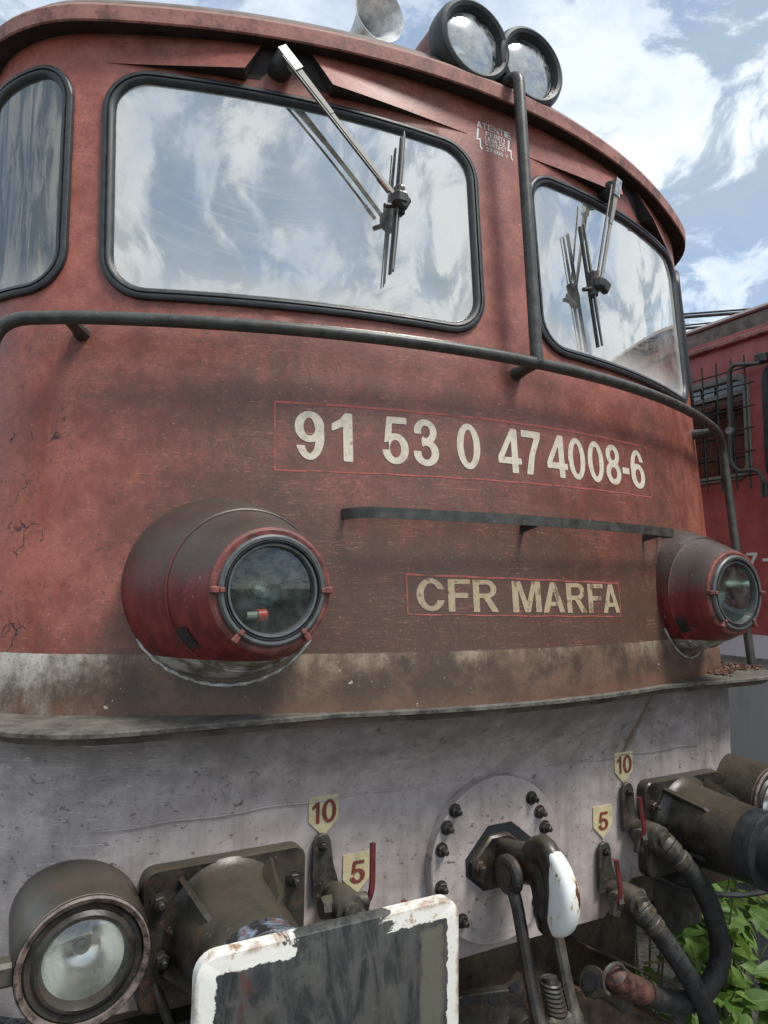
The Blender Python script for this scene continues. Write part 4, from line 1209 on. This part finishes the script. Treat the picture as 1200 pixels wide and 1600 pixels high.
for i, rr in ((3, .041), (7, .040), (11, .037)):
    q = h2[i]; t = (h2[i+1]-h2[i-1]).normalized(); MB().tube([q-t*.016, q-t*.012, q+t*.012, q+t*.016], [rr*.92, rr, rr, rr*.92], 12).build('hose_clamp', M['cast'], c5)
MB().tube(h2[0:10], .033, 14).build('hose_nipple', M['steel'], c5)

# ---- underframe seen below the apron
uf = MB().box((0, .14, .48), (1.55, .03, .62), None, .004).build('buffer_beam_back', M['brown'], loco, False)
MB().box((0, .08, .80), (2.5, .10, .13), None, .01).build('beam_flange', M['brown'], uf, False)
pl_o = [(-.26, -.16), (-.26, .115), (-.12, .125), (.05, .10), (.075, .105), (.108, .130), (.112, -.16)]
hp = MB().prism(pl_o, (0, -.02, .535), (1, 0, 0), (0, 0, 1), .03, .004).build('drilled_plate', M['black'], loco, False)
for x, z in ((-.115, .646), (-.013, .626), (.070, .640)):
    MB().ring([(.017, -.019, x, z), (.016, -.0225, x, z)], 16, False, True).build('hole', M['dark'], hp)
for (a, b_, c_, d_) in (((.375, -.03, .700), (.880, -.06, .430), (.860, .12, .42), (.375, .12, .690)), ((.345, -.03, .560), (.78, -.06, .345), (.78, .12, .34), (.345, .12, .55))):
    A, B, C, D = [Vector(q) for q in (a, b_, c_, d_)]
    dn = Vector((0, 0, -.006))
    mesh('stowage_plate', [A, B, C, D, A+dn, B+dn, C+dn, D+dn], [[0, 1, 2, 3], [7, 6, 5, 4], [0, 4, 5, 1], [1, 5, 6, 2], [2, 6, 7, 3], [3, 7, 4, 0]], M['brown'], uf)
MB().prism([(.345, .565), (.80, .335), (.86, .12), (.20, .12), (.20, .56)], (0, -.035, 0), (1, 0, 0), (0, 0, 1), .012).build('plough_plate', M['brown'], uf, False)
MB().tube([(-1.05, -.03, .935), (-1.03, -.05, .88), (-.99, -.05, .78), (-.97, -.05, .6)], .012, 10).build('drain_pipe', M['black'], uf)
MB().box((-.95, .06, .70), (.5, .25, .26), None, .02).build('guard_iron', M['black'], uf, False)
MB().box((.90, .16, .72), (.26, .30, .22), None, .02).build('guard_iron', M['black'], uf, False)
MB().tube(catmull([(.72, -.02, .86), (.85, -.05, .80), (1.05, -.15, .78), (1.25, -.25, .84), (1.4, -.3, .95)], 6), .010, 8).build('cable', M['rubber'], uf)
MB().box((0, 2.5, .75), (2.5, 4.0, .5), None, .02).build('underframe', M['black'], loco, False)

# ---- inside of the cab
inn = MB().box((0, 2.0, 2.7), (2.88, .04, 1.75), None, 0).build('cab_bulkhead', M['interior'], loco, False)
MB().box((0, 1.1, 1.95), (2.8, 1.7, .04)).build('cab_floor', M['dark'], inn, False)
MB().box((0, .42, 2.52), (2.3, .5, .22), None, .03).build('driver_desk', M['dark'], inn, False)
MB().box((.015, .62, 3.335), (.11, .05, .13), None, .006).build('instrument_box', M['whitebox'], inn, False)
MB().tube([(.035, .60, 2.62), (.035, .60, 3.58)], .016, 10).build('grab_pole', M['whitebox'], inn)
MB().box((.95, 1.3, 2.75), (.40, .3, .5), None, .02).build('locker', M['whitebox'], inn, False)
MB().box((-1.22, 1.02, 2.86), (.34, .12, .74), None, .055).build('seat_back', M['dark'], inn)
MB().box((-1.33, .70, 2.62), (.16, .28, .36), Matrix.Rotation(.25, 3, 'Y'), .06).build('seat_arm', M['dark'], inn)
MB().box((-1.20, .95, 2.45), (.4, .42, .12), None, .04).build('seat_cushion', M['dark'], inn)

# ---- grit lying on the footboard
random.seed(11)
b = MB()
for i in range(260):
    x = random.uniform(1.05, 1.46); y = CC*min(x, X0)**2+lean(1.57)-abs(random.gauss(0, .035))-.003
    if x > X0: y = max(ledge_y(1.4)+.02, .08+random.uniform(-.10, .15))
    r_ = random.uniform(.003, .008)
    b.box((x, y, 1.569+r_*.4), (r_*2, r_*1.6, r_*1.2), Matrix.Rotation(random.random()*3, 3, 'Z') @ Matrix.Rotation(random.random(), 3, 'X'))
gr = b.build('rust_grit', M['rust'], led, False); gr['kind'] = 'stuff'

# ------------------------------------------------------------------ second locomotive on the next track
BX = 3.0
bgm, k = material('clean_dark_red_paint')
p = k.pos(); z = k.sep(p)[2]; n = k.noise(p, 6, 6, .6); st = k.noise(k.mapv(p, (9, 9, 1)), 1, 4, .6)
c = k.mix(k.step(n, .35, .65), (.30, .068, .060), (.39, .105, .092)); c = k.mix(k.m('MULTIPLY', k.step(st, .5, .8), .4), c, (.12, .04, .04))
wh = k.mix(n, (.62, .64, .68), (.74, .75, .78)); gy = k.mix(n, (.34, .38, .375), (.44, .475, .465))
gy = k.mix(k.m('MULTIPLY', k.step(st, .52, .75), .5), gy, (.16, .17, .165))
c = k.mix(k.step(z, 1.597, 1.593), c, wh); c = k.mix(k.step(z, 1.428, 1.424), c, gy)
k.out(k.pbsdf(c, .42, 0, k.bump(n, .08, .005), .5))
M['bgside'] = bgm
l2 = empty('parked_locomotive', (4.45, 4.5, 0)); tag(l2, 'dark red locomotive with white stripe parked behind on the next track', 'locomotive')
l2w = lambda o: (setattr(o, 'parent', l2), setattr(o, 'matrix_parent_inverse', Matrix.Translation((-4.45, -4.5, 0))), o)[2]
Y0, Y1 = -4.0, 12.0
def bgloop(y0, y1, z0, z1, r): return [Vector(q) for q in roundpoly([(-y1, z0), (-y0, z0), (-y0, z1), (-y1, z1)], r)]
wnd = [(1.055, 1.80, 2.665, 3.395, .10), (.28, .935, 2.60, 3.42, .12)]
holes = [bgloop(*q) for q in wnd]
v, F = cdt([(-Y1, .55), (-Y0, .55), (-Y0, 3.70), (-Y1, 3.70)], holes, frange(-Y1, -Y0, .6), frange(.55, 3.7, .4))
l2w(mesh('side_wall', [(BX, -q.x, q.y) for q in v], [f[::-1] for f in F] if False else F, bgm, None, False))
prf = [(BX-.035, 3.60), (BX-.035, 3.655), (BX, 3.66), (BX+.005, 3.80), (BX+.03, 3.835), (BX+.25, 3.95), (BX+.8, 4.05), (BX+1.45, 4.08), (BX+2.1, 4.05), (BX+2.9, 3.8), (BX+2.9, .55)]
V = []; Fc = []
for x, z in prf: V += [(x, Y0, z), (x, Y1, z)]
for j in range(2, len(prf)-1): Fc.append([2*j, 2*j+1, 2*j+3, 2*j+2])
l2w(mesh('roof', V, Fc, M['roof'], None, False))
l2w(MB().box((BX-.012, (Y0+Y1)/2, 3.640), (.07, Y1-Y0, .035), None, .006).build('gutter', M['lip'], None, False))
l2w(MB().box((BX+.016, (Y0+Y1)/2, 3.812), (.05, Y1-Y0, .022), None, .004).build('roof_bead', M['redhandle'], None, False))
l2w(MB().box((BX+1.45, Y0+.02, 2.2), (2.86, .04, 3.2)).build('end_wall', bgm, None, False))
l2w(MB().box((BX-.01, (Y0+Y1)/2, 1.435), (.03, Y1-Y0, .016)).build('side_trim', M['steel'], None, False))
l2w(MB().box((BX+.6, (Y0+Y1)/2, 2.9), (.04, Y1-Y0, 1.6)).build('inner_wall', M['dark'], None, False))
dark_pane = pane_mat('parked_loco_glass', None, refl=.12, zlow=2.4, tint=(.35, .37, .38))
for (y0, y1, z0, z1, r), frm in zip(wnd, ('steel', 'rubber')):
    lp = bgloop(y0, y1, z0, z1, r); n = len(lp)
    pn = l2w(mesh('window', [(BX+.015, -q.x, q.y) for q in lp], [list(range(n))], dark_pane, None))
    V = []; Fc = []
    for ins, off in ((-.012, .002), (-.012, -.014), (.0, -.018), (.03, -.014), (.036, .014)):
        lq = roundpoly([(-y1, z0), (-y0, z0), (-y0, z1), (-y1, z1)], r, ins); V += [(BX+off, -q.x, q.y) for q in lq]
    for j in range(4):
        for i in range(n): Fc.append([j*n+i, j*n+(i+1) % n, (j+1)*n+(i+1) % n, (j+1)*n+i])
    fo = mesh('frame', V, Fc, M['alu'] if frm == 'steel' else M['rubber'], pn, True, 30)
    if frm == 'steel':
        MB().box((BX-.004, (y0+y1)/2, 3.27), (.012, y1-y0-.05, .03)).build('sash_rail', M['alu'], pn, False)
for y in (1.035, 1.135, 1.25, 1.365, 1.48, 1.60, 1.72):
    l2w(MB().tube([(2.945, y-.01, 2.575), (2.945, y+.005, 3.505)], .006, 6).build('grille_bar', M['black'], None))
for z in (2.665, 2.83, 2.99, 3.14, 3.30, 3.415):
    l2w(MB().tube([(2.938, .975, z), (2.938, 1.85, z)], .006, 6).build('grille_bar', M['black'], None))
l2w(MB().tube(fillet([(2.90, .90, 3.40), (2.90, 1.09, 3.44), (2.90, 1.125, 3.40), (2.90, 1.135, 2.77), (2.90, 1.09, 2.695), (2.90, .95, 2.69), (2.90, .905, 2.62), (2.90, .90, 2.51)], .05, 5), .014, 10).build('mirror_pipe', M['rail'], None))
l2w(MB().tube([(2.90, .90, 2.60), (2.90, .90, 2.50)], .024, 10).build('pipe_socket', M['black'], None))
l2w(MB().box((2.93, .90, 3.44), (.06, .08, .07), None, .01).build('pipe_bracket', M['black'], None))
l2w(MB().tube([(2.885, 1.132, 2.985), (2.915, 1.132, 2.985)], .026, 12).build('pipe_clamp', M['steel'], None))
side = lambda a, b: Vector((BX-.003, -a, b))
l2w(lettering('side_number', [('7', -1.115, -1.035, 2.03, 2.145), ('-', -1.00, -.945, 2.085, 2.105), ('5', -.91, -.83, 2.03, 2.145), ('0', -.80, -.72, 2.03, 2.145)][:2], side, M['whitebox'], None))
for i, (a, b_) in enumerate((((4.2, 2.9, 4.66), (4.2, 1.55, 4.42)), ((4.2, 2.9, 4.54), (4.2, 1.7, 4.40)), ((4.2, 2.9, 4.43), (4.2, 1.9, 4.38)))):
    pass
for y, dz in ((1.9, .0), (2.15, .0), (2.40, .0)):
    pass
# roof bus bars: pairs of dark tubes running across the roof towards an insulator
for (P0, P1, r_) in (((3.3, 3.05, 4.45), (4.35, 1.78, 4.36), .016), ((3.3, 3.15, 4.33), (4.3, 1.95, 4.30), .014), ((3.3, 3.3, 4.24), (4.2, 2.2, 4.25), .009)):
    l2w(MB().tube([P0, P1], r_, 8).tube([Vector(P0)+Vector((.0, .02, .035)), Vector(P1)+Vector((.0, .02, .035))], r_*.6, 8).build('roof_bus_bar', M['black'], None))

# ------------------------------------------------------------------ rails and sleepers
slm = simple('old_sleeper', (.11, .095, .08), .85, 0, .4, 8, .4); rlm = simple('rusty_rail', (.13, .07, .045), .6, .3, .4, 14, .3)
for cx in (0, 4.45):
    for sg in (-1, 1):
        x = cx+sg*.75
        o = MB().prism([(-.07, -.16), (.07, -.16), (.07, -.148), (.01, -.13), (.01, -.045), (.036, -.03), (.036, 0), (-.036, 0), (-.036, -.03), (-.01, -.045), (-.01, -.13), (-.07, -.148)], (x, -14, 0), (1, 0, 0), (0, 0, 1), -32).build('rail', rlm, None, False)
        tag(o, ('left' if sg < 0 else 'right') + ' rusty rail under the ' + ('near red locomotive' if cx == 0 else 'parked locomotive behind'), 'rail')
    slp = []

# ------------------------------------------------------------------ leafy growth between the tracks
def leaf_mat():
    mt, k = material('broad_green_leaf')
    r_ = k.rnd(); o = k.gen(); n = k.noise(k.pos(), 30, 3)
    c = k.mix(r_, (.05, .115, .02), (.155, .26, .055))
    c = k.mix(k.m('MULTIPLY', k.step(n, .45, .7), .35), c, (.20, .27, .08))
    c = k.mix(k.step(r_, .955, .96), c, (.24, .17, .06))
    x = k.sep(o)[0]
    c = k.mix(k.m('MULTIPLY', k.step(k.m('ABSOLUTE', k.m('SUBTRACT', x, .5)), .03, .01), .5), c, (.26, .34, .14))
    a = k.pbsdf(c, .5, 0, None, .35); t = k.shader('ShaderNodeBsdfTranslucent', Color=k.mix(.5, c, (.22, .34, .05)))
    k.out(k.mixs(.28, a, t)); return mt
LM = leaf_mat(); SM = simple('green_stem', (.10, .12, .05), .6, 0, .3, 20, .1)
def leaf_mesh(kind):
    if kind == 0: half = [(0, 0), (.16, .10), (.26, .26), (.29, .45), (.24, .66), (.13, .86), (0, 1.0)]
    elif kind == 1: half = [(0, 0), (.22, -.04), (.38, .14), (.34, .30), (.52, .52), (.33, .58), (.20, .80), (0, 1.0)]
    else: half = [(0, 0), (.10, .15), (.16, .36), (.16, .58), (.09, .82), (0, 1.0)]
    n = len(half); V = []; Fc = []
    for x, y in half:
        zc = -.30*y*y+.05*math.sin(y*9)*x
        V += [(-x, y, zc+.35*x-.25*x*x*2), (0, y, zc), (x, y, zc+.35*x-.25*x*x*2)]
    for i in range(n-1): Fc += [[i*3, i*3+1, i*3+4, i*3+3], [i*3+1, i*3+2, i*3+5, i*3+4]]
    me = bpy.data.meshes.new('leaf'); me.from_pydata(V, [], Fc); me.update(); me.shade_smooth(); me.materials.append(LM)
    bm = bmesh.new(); bm.from_mesh(me); bmesh.ops.remove_doubles(bm, verts=bm.verts, dist=1e-4); bm.to_mesh(me); bm.free()
    return me
LMS = [leaf_mesh(i) for i in range(3)]
def plant(loc, hgt, spread, nst, nlf, label, seed, size=.10, kind=None):
    random.seed(seed); rt_ = empty('leafy_weed', loc); tag(rt_, label, 'plant', 'weeds growing between the tracks')
    b = MB(); tips = []
    for i in range(nst):
        a = random.random()*6.28; l = spread*math.sqrt(random.random()); hh = hgt*random.uniform(.55, 1.0)
        p0 = Vector((math.cos(a)*l*.25, math.sin(a)*l*.25, 0)); p2 = Vector((math.cos(a)*l, math.sin(a)*l, hh)); p1 = p0*.6+p2*.4+Vector((0, 0, hh*.3))
        pts = catmull([p0, p1, p2], 5); b.tube(pts, [.006*(1-.6*j/len(pts)) for j in range(len(pts))], 5); tips.append(pts)
    b.build('stem', SM, rt_)
    for i in range(nlf):
        pts = random.choice(tips); j = int(len(pts)*(1-random.random()**1.6*.85))-1; q = pts[max(1, j)]
        me = LMS[kind if kind is not None else random.choice((0, 0, 0, 1, 2, 2))]
        o = bpy.data.objects.new('leaf', me); COL.objects.link(o); o.parent = rt_
        s2 = size*random.uniform(.45, 1.5); o.scale = (s2, s2, s2)
        o.location = q+Vector((random.gauss(0, .03), random.gauss(0, .03), random.gauss(0, .02)))
        o.rotation_euler = (random.uniform(-.9, .6), random.uniform(-.7, .7), random.random()*6.28)
plant((1.34, .20, -.2), .92, .26, 11, 125, 'nearest leafy green weed under the far buffer', 1, .095)
plant((1.62, .36, -.2), .86, .30, 11, 120, 'broad leaved weed right of the looped brake hose', 2, .11)
plant((1.22, .50, -.2), .90, .28, 10, 110, 'weed with small leaves seen inside the hose loop', 3, .085, 0)
plant((1.52, -.06, -.2), .62, .30, 11, 125, 'low broad leaved weed at the bottom right corner', 4, .13)
plant((1.95, .62, -.2), .82, .36, 10, 100, 'weed further back beside the parked locomotive', 5, .12)
plant((1.10, .12, -.2), .52, .26, 8, 60, 'low weed behind the crossing brake hoses', 6, .09)
plant((2.25, 1.1, -.2), .95, .4, 9, 70, 'farthest weed against the grey side of the parked locomotive', 8, .13)
